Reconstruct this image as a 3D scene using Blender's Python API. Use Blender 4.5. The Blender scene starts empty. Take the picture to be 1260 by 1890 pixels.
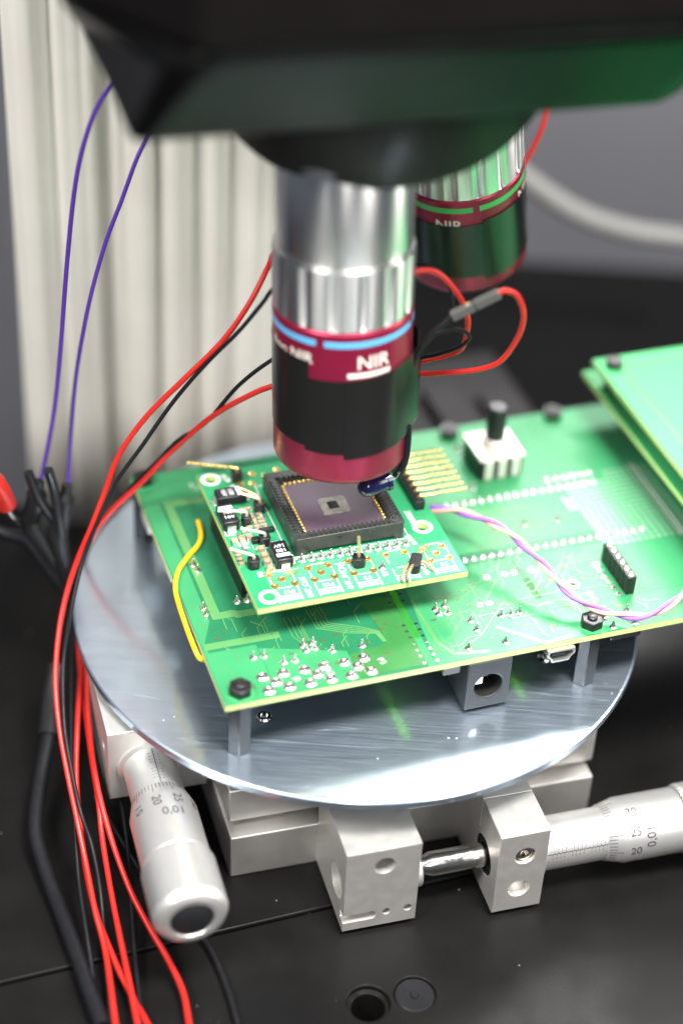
import bpy, bmesh, math, random
from mathutils import Vector, Matrix

random.seed(7)
MM = 0.001
scene = bpy.context.scene
COL = scene.collection

# ------------------------------------------------------------------ camera
cam_data = bpy.data.cameras.new("camera")
cam = bpy.data.objects.new("camera", cam_data)
COL.objects.link(cam)
scene.camera = cam
PITCH, ROLL = 0.65253, 0.05984
cam.matrix_world = (Matrix.Translation(Vector((-5.185, -368.48, 309.05)) * MM)
                    @ Matrix.Rotation(math.pi / 2 - PITCH, 4, 'X') @ Matrix.Rotation(ROLL, 4, 'Z'))
cam_data.sensor_fit = 'VERTICAL'
cam_data.sensor_height = 36.0
cam_data.sensor_width = 24.0
cam_data.lens = 65.73
cam_data.clip_start = 0.01
cam_data.clip_end = 50.0
cam_data.dof.use_dof = True
cam_data.dof.focus_distance = 0.446
cam_data.dof.aperture_fstop = 3.7
cam_data.dof.aperture_blades = 0

# ------------------------------------------------------------------ world and lamps
world = bpy.data.worlds.new("World")
scene.world = world
world.use_nodes = True
bg = world.node_tree.nodes["Background"]
bg.inputs[0].default_value = (0.72, 0.83, 1.0, 1)
bg.inputs[1].default_value = 0.16

def area_lamp(name, loc, target, sx, sy, power, color):
    d = bpy.data.lights.new(name, 'AREA')
    d.shape = 'RECTANGLE'
    d.size, d.size_y = sx * MM, sy * MM
    d.energy = power
    d.color = color
    o = bpy.data.objects.new(name, d)
    COL.objects.link(o)
    o.location = Vector(loc) * MM
    o.rotation_euler = (Vector(target) - Vector(loc)).to_track_quat('-Z', 'Y').to_euler()
    return o

# a bench light near the camera on the right, a ceiling light on the left, a lamp on the shelf behind, and lights added front and right for stripes on the chrome
area_lamp("bench_light_right", (150, -210, 620), (10, -5, 0), 190, 130, 8.6, (1.0, 0.985, 0.95))
area_lamp("ceiling_light_left", (-500, -520, 850), (-20, 20, 30), 320, 260, 13.0, (1.0, 0.985, 0.95))
area_lamp("shelf_lamp", (110, 640, 700), (30, -40, 0), 420, 190, 13.0, (1.0, 0.99, 0.97))
area_lamp("right_stripe_light", (860, -1000, 900), (0, 0, 20), 420, 900, 8.0, (1.0, 0.97, 0.92))  # added lamp: fill from the front right and a stripe on the chrome
area_lamp("side_stripe_light", (1000, 120, 500), (0, 0, 20), 260, 700, 7.0, (1.0, 0.97, 0.93))  # added lamp for the right-hand bright stripe on the chrome barrel
area_lamp("front_light", (90, -1300, 1100), (0, 0, 40), 220, 700, 5.0, (1.0, 0.97, 0.92))  # added lamp behind the camera for the middle stripe on the barrel

vs = scene.view_settings
vs.view_transform = 'Standard'
vs.look = 'None'
vs.exposure = 0.18
vs.gamma = 1.0

# ------------------------------------------------------------------ materials
def mat(name, col, rough=0.5, metal=0.0, var=0.0, vscale=800.0, bump=0.0, bscale=3000.0, spec=0.5, coat=0.0,
        rvar=0.0, stretch=None, rot=0.0, sheen=0.0, trans=0.0, aniso=0.0):
    m = bpy.data.materials.new(name)
    m.use_nodes = True
    nt = m.node_tree
    b = nt.nodes["Principled BSDF"]
    b.inputs["Base Color"].default_value = (*col, 1)
    b.inputs["Roughness"].default_value = rough
    b.inputs["Metallic"].default_value = metal
    b.inputs["Specular IOR Level"].default_value = spec
    b.inputs["Coat Weight"].default_value = coat
    b.inputs["Coat Roughness"].default_value = 0.12
    b.inputs["Anisotropic"].default_value = aniso
    if trans:
        b.inputs["Transmission Weight"].default_value = trans
    tc = nt.nodes.new("ShaderNodeTexCoord")
    mp = nt.nodes.new("ShaderNodeMapping")
    nt.links.new(tc.outputs["Object"], mp.inputs["Vector"])
    mp.inputs["Rotation"].default_value = (0, 0, rot)
    if stretch:
        mp.inputs["Scale"].default_value = stretch
    vec = mp.outputs["Vector"]
    if var or rvar:
        n = nt.nodes.new("ShaderNodeTexNoise")
        n.inputs["Scale"].default_value = vscale
        n.inputs["Detail"].default_value = 6.0
        nt.links.new(vec, n.inputs["Vector"])
        if var:
            r = nt.nodes.new("ShaderNodeMapRange")
            r.inputs[1].default_value, r.inputs[2].default_value = 0.25, 0.75
            r.inputs[3].default_value, r.inputs[4].default_value = 1 - var, 1 + var
            nt.links.new(n.outputs["Fac"], r.inputs[0])
            mx = nt.nodes.new("ShaderNodeMix")
            mx.data_type = 'RGBA'
            mx.blend_type = 'MULTIPLY'
            mx.inputs[0].default_value = 1
            mx.inputs[6].default_value = (*col, 1)
            nt.links.new(r.outputs[0], mx.inputs[7])
            nt.links.new(mx.outputs[2], b.inputs["Base Color"])
        if rvar:
            r2 = nt.nodes.new("ShaderNodeMapRange")
            r2.inputs[1].default_value, r2.inputs[2].default_value = 0.3, 0.7
            r2.inputs[3].default_value, r2.inputs[4].default_value = max(0.02, rough - rvar), rough + rvar
            nt.links.new(n.outputs["Fac"], r2.inputs[0])
            nt.links.new(r2.outputs[0], b.inputs["Roughness"])
    if bump:
        n2 = nt.nodes.new("ShaderNodeTexNoise")
        n2.inputs["Scale"].default_value = bscale
        n2.inputs["Detail"].default_value = 4.0
        nt.links.new(vec, n2.inputs["Vector"])
        bp = nt.nodes.new("ShaderNodeBump")
        bp.inputs["Strength"].default_value = bump
        bp.inputs["Distance"].default_value = 0.0002
        nt.links.new(n2.outputs["Fac"], bp.inputs["Height"])
        nt.links.new(bp.outputs["Normal"], b.inputs["Normal"])
    return m

def add_specks(m, scale, size, col, amount=1.0, rough=None, jitter=0.0):
    """dust: small spots scattered over the base colour"""
    nt = m.node_tree
    b = nt.nodes["Principled BSDF"]
    tc = nt.nodes.new("ShaderNodeTexCoord")
    v = nt.nodes.new("ShaderNodeTexVoronoi")
    v.inputs["Scale"].default_value = scale
    v.inputs["Randomness"].default_value = 1.0
    n = nt.nodes.new("ShaderNodeTexNoise")
    n.inputs["Scale"].default_value = scale * 0.31
    n.inputs["Detail"].default_value = 3
    nt.links.new(tc.outputs["Object"], v.inputs["Vector"])
    nt.links.new(tc.outputs["Object"], n.inputs["Vector"])
    th = nt.nodes.new("ShaderNodeMapRange")          # spot radius varies with the noise, most spots vanish
    th.inputs[1].default_value, th.inputs[2].default_value = 0.52, 0.8
    th.inputs[3].default_value, th.inputs[4].default_value = 0.0, size
    nt.links.new(n.outputs["Fac"], th.inputs[0])
    lt = nt.nodes.new("ShaderNodeMath")
    lt.operation = 'LESS_THAN'
    nt.links.new(v.outputs["Distance"], lt.inputs[0])
    nt.links.new(th.outputs[0], lt.inputs[1])
    am = nt.nodes.new("ShaderNodeMath")
    am.operation = 'MULTIPLY'
    am.inputs[1].default_value = amount
    nt.links.new(lt.outputs[0], am.inputs[0])
    mx = nt.nodes.new("ShaderNodeMix")
    mx.data_type = 'RGBA'
    nt.links.new(am.outputs[0], mx.inputs[0])
    src = b.inputs["Base Color"]
    if src.links:
        nt.links.new(src.links[0].from_socket, mx.inputs[6])
    else:
        mx.inputs[6].default_value = src.default_value
    mx.inputs[7].default_value = (*col, 1)
    nt.links.new(mx.outputs[2], src)
    # dust is not metal
    if b.inputs["Metallic"].default_value > 0.5:
        inv = nt.nodes.new("ShaderNodeMath")
        inv.operation = 'SUBTRACT'
        inv.inputs[0].default_value = 1.0
        nt.links.new(am.outputs[0], inv.inputs[1])
        nt.links.new(inv.outputs[0], b.inputs["Metallic"])
    return m

def add_scratches(m, scale, rot, strength, thin=0.03, col=None):
    """long thin scratches: a stretched noise cut to a narrow band raises roughness"""
    nt = m.node_tree
    b = nt.nodes["Principled BSDF"]
    tc = nt.nodes.new("ShaderNodeTexCoord")
    mp = nt.nodes.new("ShaderNodeMapping")
    mp.inputs["Rotation"].default_value = (0, 0, rot)
    mp.inputs["Scale"].default_value = (0.045, 1, 1)
    n = nt.nodes.new("ShaderNodeTexNoise")
    n.inputs["Scale"].default_value = scale
    n.inputs["Detail"].default_value = 2
    n.inputs["Distortion"].default_value = 0.3
    nt.links.new(tc.outputs["Object"], mp.inputs["Vector"])
    nt.links.new(mp.outputs["Vector"], n.inputs["Vector"])
    s = nt.nodes.new("ShaderNodeMath")
    s.operation = 'SUBTRACT'
    s.inputs[1].default_value = 0.5
    nt.links.new(n.outputs["Fac"], s.inputs[0])
    a = nt.nodes.new("ShaderNodeMath")
    a.operation = 'ABSOLUTE'
    nt.links.new(s.outputs[0], a.inputs[0])
    r = nt.nodes.new("ShaderNodeMapRange")
    r.inputs[1].default_value, r.inputs[2].default_value = 0.0, thin
    r.inputs[3].default_value, r.inputs[4].default_value = strength, 0.0
    nt.links.new(a.outputs[0], r.inputs[0])
    ad = nt.nodes.new("ShaderNodeMath")
    ad.operation = 'ADD'
    ad.use_clamp = True
    src = b.inputs["Roughness"]
    if src.links:
        nt.links.new(src.links[0].from_socket, ad.inputs[0])
    else:
        ad.inputs[0].default_value = src.default_value
    nt.links.new(r.outputs[0], ad.inputs[1])
    nt.links.new(ad.outputs[0], src)
    return m

M = {}
M['alu_disc'] = mat('brushed_aluminium', (0.73, 0.85, 1.0), 0.44, 1.0, var=0.05, vscale=1800, rvar=0.04, coat=0.0, bump=0.022, bscale=5000,
                    stretch=(0.03, 1, 1), rot=-0.42)
add_scratches(M['alu_disc'], 900, -0.42, 0.08, 0.010)
add_scratches(M['alu_disc'], 160, 0.9, 0.10, 0.006)
add_specks(M['alu_disc'], 420, 0.22, (0.75, 0.78, 0.85), 0.8)
def second_lobe(m, rough, fac):
    """polished valleys between brush marks: mix in a sharper copy of the metal"""
    nt = m.node_tree
    b = nt.nodes["Principled BSDF"]
    b2 = nt.nodes.new("ShaderNodeBsdfPrincipled")
    for k in ("Base Color", "Metallic"):
        if b.inputs[k].links:
            nt.links.new(b.inputs[k].links[0].from_socket, b2.inputs[k])
        else:
            b2.inputs[k].default_value = b.inputs[k].default_value
    b2.inputs["Roughness"].default_value = rough
    mx = nt.nodes.new("ShaderNodeMixShader")
    mx.inputs[0].default_value = fac
    nt.links.new(b.outputs[0], mx.inputs[1])
    nt.links.new(b2.outputs[0], mx.inputs[2])
    nt.links.new(mx.outputs[0], nt.nodes["Material Output"].inputs["Surface"])
second_lobe(M['alu_disc'], 0.14, 0.45)
M['alu'] = mat('bead_blasted_aluminium', (0.68, 0.66, 0.63), 0.45, 0.75, var=0.02, vscale=300, bump=0.10, bscale=6000, rvar=0.05)
M['alu_satin'] = mat('satin_chrome', (0.78, 0.77, 0.75), 0.38, 0.8, var=0.03, vscale=500, bump=0.05, bscale=9000)
M['steel'] = mat('polished_steel', (0.66, 0.63, 0.58), 0.16, 1.0, rvar=0.06, vscale=700)
M['chrome'] = mat('chrome', (0.78, 0.77, 0.75), 0.10, 1.0, rvar=0.04, vscale=200)
# turned metal: grooves run round the barrel, so reflections smear along its axis
M['chrome_turned'] = mat('turned_chrome', (0.80, 0.79, 0.77), 0.35, 1.0, aniso=0.90)
_nt = M['chrome_turned'].node_tree
_nt.nodes['Principled BSDF'].inputs['Anisotropic Rotation'].default_value = 0.25
_tg = _nt.nodes.new("ShaderNodeTangent")
_tg.direction_type = 'RADIAL'
_tg.axis = 'Z'
_nt.links.new(_tg.outputs[0], _nt.nodes["Principled BSDF"].inputs["Tangent"])
M['black_table'] = mat('black_anodised', (0.0065, 0.0062, 0.0062), 0.42, 0.0, var=0.15, vscale=60, rvar=0.10, bump=0.25, bscale=2600, spec=0.12)
add_specks(M['black_table'], 260, 0.13, (0.30, 0.28, 0.26), 0.55)
add_specks(M['black_table'], 90, 0.05, (0.35, 0.33, 0.30), 0.45)
M['black_plastic'] = mat('black_plastic', (0.012, 0.012, 0.013), 0.38, var=0.2, vscale=900, bump=0.12, bscale=5000)
M['black_gloss'] = mat('black_lacquer', (0.003, 0.003, 0.003), 0.34, spec=0.10, rvar=0.05, vscale=60)
M['black_brown'] = mat('black_lacquer_matt', (0.005, 0.004, 0.004), 0.55, spec=0.12, rvar=0.05, vscale=60)
M['turret'] = mat('nosepiece_black', (0.016, 0.014, 0.012), 0.55, spec=0.2, rvar=0.05, vscale=60)
M['black_rubber'] = mat('black_rubber', (0.008, 0.008, 0.010), 0.46, spec=0.25, rvar=0.08, vscale=500)
M['black_tape'] = mat('black_tape', (0.010, 0.010, 0.010), 0.24, rvar=0.04, vscale=60, bump=0.03, bscale=300)
M['socket'] = mat('socket_plastic', (0.034, 0.036, 0.035), 0.40, var=0.35, vscale=420, rvar=0.15, bump=0.3, bscale=1500)
M['red_barrel'] = mat('anodised_red', (0.32, 0.016, 0.058), 0.33, 0.55, rvar=0.05, vscale=400, bump=0.04, bscale=6000)
M['blue_band'] = mat('blue_paint', (0.10, 0.42, 0.75), 0.4)
M['green_band'] = mat('green_paint', (0.07, 0.50, 0.12), 0.4)
M['white_paint'] = mat('white_paint', (0.80, 0.77, 0.70), 0.5)
M['red_wire'] = mat('red_insulation', (0.52, 0.017, 0.012), 0.36, var=0.10, vscale=150)
M['red_plastic'] = mat('red_plastic', (0.60, 0.03, 0.02), 0.3)
M['purple_wire'] = mat('purple_insulation', (0.085, 0.03, 0.30), 0.4)
M['lilac_wire'] = mat('lilac_insulation', (0.30, 0.12, 0.55), 0.4)
M['pink_wire'] = mat('pink_insulation', (0.78, 0.42, 0.33), 0.4)
M['yellow_wire'] = mat('yellow_insulation', (0.85, 0.50, 0.01), 0.36)
M['grey_cable'] = mat('grey_cable', (0.20, 0.20, 0.19), 0.5)
M['fr4'] = mat('fibreglass_edge', (0.56, 0.70, 0.26), 0.45, var=0.12, vscale=1500)
M['mask'] = mat('green_solder_mask', (0.018, 0.150, 0.066), 0.30, spec=0.22, var=0.10, vscale=90, rvar=0.05, bump=0.05, bscale=2500, coat=0.0)
add_specks(M['mask'], 500, 0.10, (0.45, 0.6, 0.5), 0.5)
M['mask_light'] = mat('light_solder_mask', (0.040, 0.240, 0.098), 0.32, spec=0.22, var=0.08, vscale=90, rvar=0.05, bump=0.05, bscale=2500, coat=0.0)
add_specks(M['mask_light'], 500, 0.10, (0.5, 0.65, 0.55), 0.5)
M['mask_adapter'] = mat('bright_solder_mask', (0.026, 0.265, 0.110), 0.30, spec=0.35, var=0.08, vscale=120, rvar=0.06, bump=0.05, bscale=2500, coat=0.0)
M['mask_pale'] = mat('pale_solder_mask', (0.05, 0.36, 0.12), 0.34, spec=0.25, var=0.06, vscale=90, coat=0.0)
M['mask_mint'] = mat('mint_solder_mask', (0.070, 0.33, 0.175), 0.32, spec=0.35, var=0.06, vscale=120, rvar=0.05)
M['trace'] = mat('masked_copper_trace', (0.085, 0.25, 0.085), 0.26, coat=0.0)
M['trace_dark'] = mat('masked_gap', (0.003, 0.075, 0.030), 0.26, coat=0.0)
M['olive'] = mat('masked_copper_pour', (0.035, 0.17, 0.045), 0.26, coat=0.0, var=0.1, vscale=150)
M['silk'] = mat('silkscreen_white', (0.74, 0.78, 0.72), 0.6)
M['tin'] = mat('solder', (0.80, 0.79, 0.76), 0.27, 1.0, rvar=0.08, vscale=1500)
M['gold'] = mat('gold_plate', (0.93, 0.70, 0.27), 0.28, 0.9, rvar=0.06, vscale=1500)
M['gold_hole_shade'] = mat('gold_hole', (0.34, 0.23, 0.07), 0.35, 0.8)
M['gold_pale'] = mat('pale_gold_pin', (0.66, 0.53, 0.30), 0.3, 0.7, rvar=0.05, vscale=1500)
M['brown_via'] = mat('bare_copper', (0.13, 0.14, 0.05), 0.4, 0.3)
M['mask_under'] = mat('underside_mask', (0.002, 0.018, 0.022), 0.3)
M['pin'] = mat('tinned_pin', (0.78, 0.75, 0.64), 0.3, 0.6)
M['plated'] = mat('plated_holes', (0.34, 0.52, 0.38), 0.4, 0.2)
M['hole'] = mat('hole_shade', (0.004, 0.004, 0.004), 0.8)  # near-black colour stands for the shade inside holes and slots
M['tant'] = mat('tantalum_case', (0.010, 0.010, 0.014), 0.33, bump=0.1, bscale=4000)
M['print_white'] = mat('laser_print', (0.70, 0.70, 0.72), 0.6)
M['print_lilac'] = mat('polarity_bar', (0.62, 0.62, 0.74), 0.5)
M['mlcc'] = mat('ceramic_tan', (0.42, 0.27, 0.16), 0.45)
M['mlcc_end'] = mat('tinned_end', (0.80, 0.79, 0.75), 0.3, 0.9)
M['ceramic'] = mat('purple_ceramic', (0.092, 0.062, 0.090), 0.42, var=0.05, vscale=900, spec=0.5)
M['die_plate'] = mat('cavity_plate', (0.20, 0.19, 0.17), 0.4, 0.3, var=0.5, vscale=420)
M['die'] = mat('silicon_die', (0.004, 0.004, 0.006), 0.15)
M['led'] = mat('dark_blue_lens', (0.006, 0.010, 0.055), 0.08, coat=0.6)
M['knob_white'] = mat('encoder_body', (0.72, 0.69, 0.62), 0.35, 0.3)
M['jack'] = mat('jack_plastic', (0.028, 0.031, 0.033), 0.5, spec=0.35, var=0.15, vscale=1200, bump=0.3, bscale=4000)
M['nylon'] = mat('standoff_nickel', (0.016, 0.017, 0.019), 0.42, 0.2, rvar=0.06, vscale=400)
M['ink'] = mat('engraved_ink', (0.045, 0.035, 0.05), 0.6)
M['curtain'] = mat('cream_cloth', (0.66, 0.63, 0.57), 0.85, var=0.06, vscale=40)
M['wall'] = mat('grey_panel', (0.10, 0.10, 0.115), 0.7, var=0.06, vscale=12)
M['equip'] = mat('dark_grey_case', (0.012, 0.011, 0.012), 0.55, spec=0.12)
M['grey_sleeve'] = mat('grey_housing', (0.085, 0.085, 0.08), 0.5)
M['glass'] = mat('lens_glass', (0.02, 0.02, 0.03), 0.05)
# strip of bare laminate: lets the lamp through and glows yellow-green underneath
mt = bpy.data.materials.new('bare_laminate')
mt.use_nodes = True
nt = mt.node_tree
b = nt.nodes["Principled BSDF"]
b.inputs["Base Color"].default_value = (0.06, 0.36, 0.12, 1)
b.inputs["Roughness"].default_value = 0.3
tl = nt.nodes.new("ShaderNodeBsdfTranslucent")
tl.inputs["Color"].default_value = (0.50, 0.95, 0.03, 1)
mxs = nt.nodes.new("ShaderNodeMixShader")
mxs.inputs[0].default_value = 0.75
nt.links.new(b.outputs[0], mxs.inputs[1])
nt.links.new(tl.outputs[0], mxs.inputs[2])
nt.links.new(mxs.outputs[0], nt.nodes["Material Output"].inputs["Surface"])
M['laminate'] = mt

# ------------------------------------------------------------------ mesh builder (all numbers in millimetres)
class MB:
    def __init__(self):
        self.v, self.f, self.m = [], [], []
        self.T = None
    def add(self, verts, faces, mi=0):
        n = len(self.v)
        for p in verts:
            p = Vector(p)
            self.v.append(self.T @ p if self.T else p)
        for f in faces:
            self.f.append([n + i for i in f])
            self.m.append(mi)
        return self
    def box(self, a, b, mi=0, top=None, bottom=None):
        x0, y0, z0 = a
        x1, y1, z1 = b
        vs_ = [(x0, y0, z0), (x1, y0, z0), (x1, y1, z0), (x0, y1, z0), (x0, y0, z1), (x1, y0, z1), (x1, y1, z1), (x0, y1, z1)]
        self.add(vs_, [(0, 1, 5, 4), (1, 2, 6, 5), (2, 3, 7, 6), (3, 0, 4, 7)], mi)
        self.add(vs_[:4], [(0, 3, 2, 1)], mi if bottom is None else bottom)
        self.add([vs_[4], vs_[5], vs_[6], vs_[7]], [(0, 1, 2, 3)], mi if top is None else top)
        return self
    def prism(self, poly, z0, z1, mi=0, top=None):
        n = len(poly)
        self.add([(x, y, z0) for x, y in poly] + [(x, y, z1) for x, y in poly],
                 [tuple(reversed(range(n)))] + [(i, (i + 1) % n, n + (i + 1) % n, n + i) for i in range(n)], mi)
        self.add([(x, y, z1) for x, y in poly], [tuple(range(n))], mi if top is None else top)
        return self
    def loft(self, rings, mi=0, caps=True):
        n = len(rings[0])
        fs = []
        for k in range(len(rings) - 1):
            for i in range(n):
                j = (i + 1) % n
                fs.append((k * n + i, k * n + j, (k + 1) * n + j, (k + 1) * n + i))
        if caps:
            fs.append(tuple(reversed(range(n))))
            fs.append(tuple((len(rings) - 1) * n + i for i in range(n)))
        return self.add([p for r in rings for p in r], fs, mi)
    def lathe(self, prof, n=32, mi=0, o=(0, 0, 0), ax='Z', a0=0.0, mod=None):
        """prof: list of (r, h) from first to last; rings joined, ends closed where r > 0"""
        rings = []
        for r, h in prof:
            ring = []
            for i in range(n):
                a = a0 + 2 * math.pi * i / n
                rr = r if mod is None else r + mod(i, h)
                c, s = rr * math.cos(a), rr * math.sin(a)
                p = (c, s, h) if ax == 'Z' else ((h, c, s) if ax == 'X' else (s, h, c))
                ring.append((p[0] + o[0], p[1] + o[1], p[2] + o[2]))
            rings.append(ring)
        return self.loft(rings, mi)
    def tube(self, pts, r, n=8, mi=0, radii=None):
        pts = [Vector(p) for p in pts]
        k = len(pts)
        t0 = (pts[1] - pts[0]).normalized()
        up = Vector((0, 0, 1)) if abs(t0.z) < 0.9 else Vector((1, 0, 0))
        x = t0.cross(up).normalized()
        rings = []
        for i in range(k):
            t = (pts[min(i + 1, k - 1)] - pts[max(i - 1, 0)]).normalized()
            x = (x - t * x.dot(t)).normalized()
            y = t.cross(x)
            rr = radii[i] if radii else r
            rings.append([pts[i] + (x * math.cos(2 * math.pi * j / n) + y * math.sin(2 * math.pi * j / n)) * rr for j in range(n)])
        return self.loft(rings, mi)
    def sheet(self, poly, z, mi=0):
        return self.add([(x, y, z) for x, y in poly], [tuple(range(len(poly)))], mi)
    def ribbon(self, pts, w, z0, z1, mi=0):
        """a flat copper trace of width w along a polyline, as thin boxes with round-ish joints"""
        for (ax_, ay_), (bx_, by_) in zip(pts, pts[1:]):
            d = Vector((bx_ - ax_, by_ - ay_))
            if d.length < 1e-6:
                continue
            d.normalize()
            nrm = Vector((-d.y, d.x)) * w / 2
            e = d * w * 0.4
            a = Vector((ax_, ay_)) - e
            c = Vector((bx_, by_)) + e
            self.prism([tuple(a - nrm), tuple(c - nrm), tuple(c + nrm), tuple(a + nrm)], z0, z1 + random.uniform(0, .015), mi)
        return self
    def mesh(self, name, mats, smooth=35):
        me = bpy.data.meshes.new(name)
        me.from_pydata([tuple(p * MM) for p in self.v], [], self.f)
        for m in (mats if isinstance(mats, (list, tuple)) else [mats]):
            me.materials.append(M[m])
        for p, i in zip(me.polygons, self.m):
            p.material_index = i
        bm = bmesh.new()
        bm.from_mesh(me)
        bmesh.ops.remove_doubles(bm, verts=bm.verts, dist=1e-7)
        bmesh.ops.recalc_face_normals(bm, faces=bm.faces)
        bm.to_mesh(me)
        bm.free()
        if smooth:
            me.shade_smooth()
            me.set_sharp_from_angle(angle=math.radians(smooth))
        me.update()
        return me
    def build(self, name, mats, parent=None, smooth=35, bevel=0.0, seg=2, loc=None):
        o = bpy.data.objects.new(name, self.mesh(name, mats, smooth))
        COL.objects.link(o)
        o.parent = parent
        if loc:
            o.location = Vector(loc) * MM
        if bevel:
            add_bevel(o, bevel, seg)
        return o

def add_bevel(o, w, seg=2):
    bv = o.modifiers.new("bevel", 'BEVEL')
    bv.width = w * MM
    bv.segments = seg
    bv.limit_method = 'ANGLE'
    bv.angle_limit = math.radians(40)
    bv.harden_normals = False

def tag(o, label=None, cat=None, group=None, kind=None):
    for k, val in (('label', label), ('category', cat), ('group', group), ('kind', kind)):
        if val:
            o[k] = val
    return o

def thing(name, label, cat, loc=(0, 0, 0), rz=0.0, group=None):
    o = bpy.data.objects.new(name, None)
    o.empty_display_size = 0.01
    COL.objects.link(o)
    o.location = Vector(loc) * MM
    o.rotation_euler = (0, 0, rz)
    return tag(o, label, cat, group)

def copies(name, me, parent, spots, bevel=0.0, rots=None):
    """one object per spot, all sharing a mesh"""
    out = []
    for i, p in enumerate(spots):
        o = bpy.data.objects.new(name, me)
        COL.objects.link(o)
        o.parent = parent
        o.location = Vector(p) * MM
        if rots:
            o.rotation_euler = (0, 0, rots[i] if isinstance(rots, list) else rots)
        if bevel:
            add_bevel(o, bevel)
        out.append(o)
    return out

def carve(o, cutters):
    """boolean difference, baked into the mesh"""
    tmp = []
    bpy.context.view_layer.update()
    for mb in cutters:
        c = bpy.data.objects.new("cutter", mb.mesh("cutter", o.data.materials[0].name and 'hole', 0))
        COL.objects.link(c)
        c.matrix_world = o.matrix_world.copy()
        tmp.append(c)
        bo = o.modifiers.new("cut", 'BOOLEAN')
        bo.operation = 'DIFFERENCE'
        bo.solver = 'EXACT'
        bo.object = c
    bpy.context.view_layer.update()
    dg = bpy.context.evaluated_depsgraph_get()
    me = bpy.data.meshes.new_from_object(o.evaluated_get(dg))
    old = o.data
    mats_ = [m for m in old.materials]
    o.modifiers.clear()
    o.data = me
    idx = [p.material_index for p in me.polygons]
    me.materials.clear()
    for m in mats_:
        me.materials.append(m)
    for p, i in zip(me.polygons, idx):
        p.material_index = i if i < len(mats_) else 0
    bm = bmesh.new()
    bm.from_mesh(me)
    bmesh.ops.dissolve_degenerate(bm, edges=bm.edges, dist=1e-7)
    bm.to_mesh(me)
    bm.free()
    me.shade_smooth()
    me.set_sharp_from_angle(angle=math.radians(35))
    for c in tmp:
        bpy.data.objects.remove(c)
    return o

def spline(pts, sub=8):
    P = [Vector(p) for p in pts]
    P = [P[0] * 2 - P[1]] + P + [P[-1] * 2 - P[-2]]
    out = []
    for i in range(1, len(P) - 2):
        p0, p1, p2, p3 = P[i - 1:i + 3]
        for k in range(sub):
            t = k / sub
            out.append(0.5 * ((2 * p1) + (p2 - p0) * t + (2 * p0 - 5 * p1 + 4 * p2 - p3) * t * t + (3 * p1 - p0 - 3 * p2 + p3) * t ** 3))
    out.append(P[-2])
    return out

def text_faces(txt, size, depth=0.0):
    """outline of a word as a flat mesh in mm, origin at its centre"""
    cu = bpy.data.curves.new("word", 'FONT')
    cu.body = txt
    cu.size = size
    cu.align_x = 'CENTER'
    cu.align_y = 'CENTER'
    cu.resolution_u = 3
    o = bpy.data.objects.new("word", cu)
    COL.objects.link(o)
    bpy.context.view_layer.update()
    me = bpy.data.meshes.new_from_object(o.evaluated_get(bpy.context.evaluated_depsgraph_get()))
    vs_ = [v.co.copy() for v in me.vertices]
    fs = [tuple(p.vertices) for p in me.polygons]
    bpy.data.objects.remove(o)
    bpy.data.meshes.remove(me)
    return vs_, fs

def flat_text(mb, txt, size, x, y, z, rot=0.0, mi=0, sx=1.0, bold=0.0):
    vs_, fs = text_faces(txt, size)
    c, s = math.cos(rot), math.sin(rot)
    offs = [(0, 0)] if not bold else [(-bold, 0), (bold, 0), (0, bold)]
    for k, (ox, oy) in enumerate(offs):
        mb.add([(x + (v.x * sx + ox) * c - (v.y + oy) * s, y + (v.x * sx + ox) * s + (v.y + oy) * c, z + 0.003 * k) for v in vs_], fs, mi)

def at_axis(p, d):
    """matrix whose Z runs along d from p"""
    d = Vector(d).normalized()
    return Matrix.Translation(Vector(p)) @ d.to_track_quat('Z', 'Y').to_matrix().to_4x4()

def arc_pts(cx, cy, r, n=24, a0=0.0):
    return [(cx + r * math.cos(a0 + 2 * math.pi * i / n), cy + r * math.sin(a0 + 2 * math.pi * i / n)) for i in range(n)]

def ring_mb(mb, cx, cy, r0, r1, z0, z1, mi=0, n=20):
    """flat annulus with thickness"""
    a, b_ = arc_pts(cx, cy, r0, n), arc_pts(cx, cy, r1, n)
    vs_ = [(x, y, z0) for x, y in a] + [(x, y, z0) for x, y in b_] + [(x, y, z1) for x, y in a] + [(x, y, z1) for x, y in b_]
    fs = []
    for i in range(n):
        j = (i + 1) % n
        fs += [(i, j, 2 * n + j, 2 * n + i), (n + i, 3 * n + i, 3 * n + j, n + j), (2 * n + i, 2 * n + j, 3 * n + j, 3 * n + i), (i, n + i, n + j, j)]
    return mb.add(vs_, fs, mi)

# ------------------------------------------------------------------ the setting: table, wall
TABLE_RZ = math.radians(21.0)
ZT = -40.0
front = MB().box((-420, -330, ZT - 16), (420, -63.0, ZT - 0.6)).build('table_top', 'black_table', bevel=0.5)
front.rotation_euler = (0, 0, TABLE_RZ)
tag(front, kind='structure')
def stage_to_table(u, v):
    a = math.radians(17.8) - TABLE_RZ
    return (u * math.cos(a) - v * math.sin(a), u * math.sin(a) + v * math.cos(a))
HOLE = stage_to_table(-21.9, -93.4)
PLUG = stage_to_table(-10.7, -93.4)
front.modifiers.clear()
carve(front, [MB().lathe([(5.0, ZT - 2.2), (5.0, ZT + 1)], 40, o=(HOLE[0], HOLE[1], 0)),
              MB().lathe([(3.9, ZT - 14), (3.9, ZT + 0.5)], 40, o=(HOLE[0], HOLE[1], 0)),
              MB().lathe([(4.9, ZT - 6), (4.9, ZT + 1)], 40, o=(PLUG[0], PLUG[1], 0))])
add_bevel(front, 0.35)
rear = MB().box((-420, -62.6, ZT - 16), (420, 300, ZT)).build('table_top', 'black_table', bevel=0.45)
rear.rotation_euler = (0, 0, TABLE_RZ)
tag(rear, kind='structure')

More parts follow.
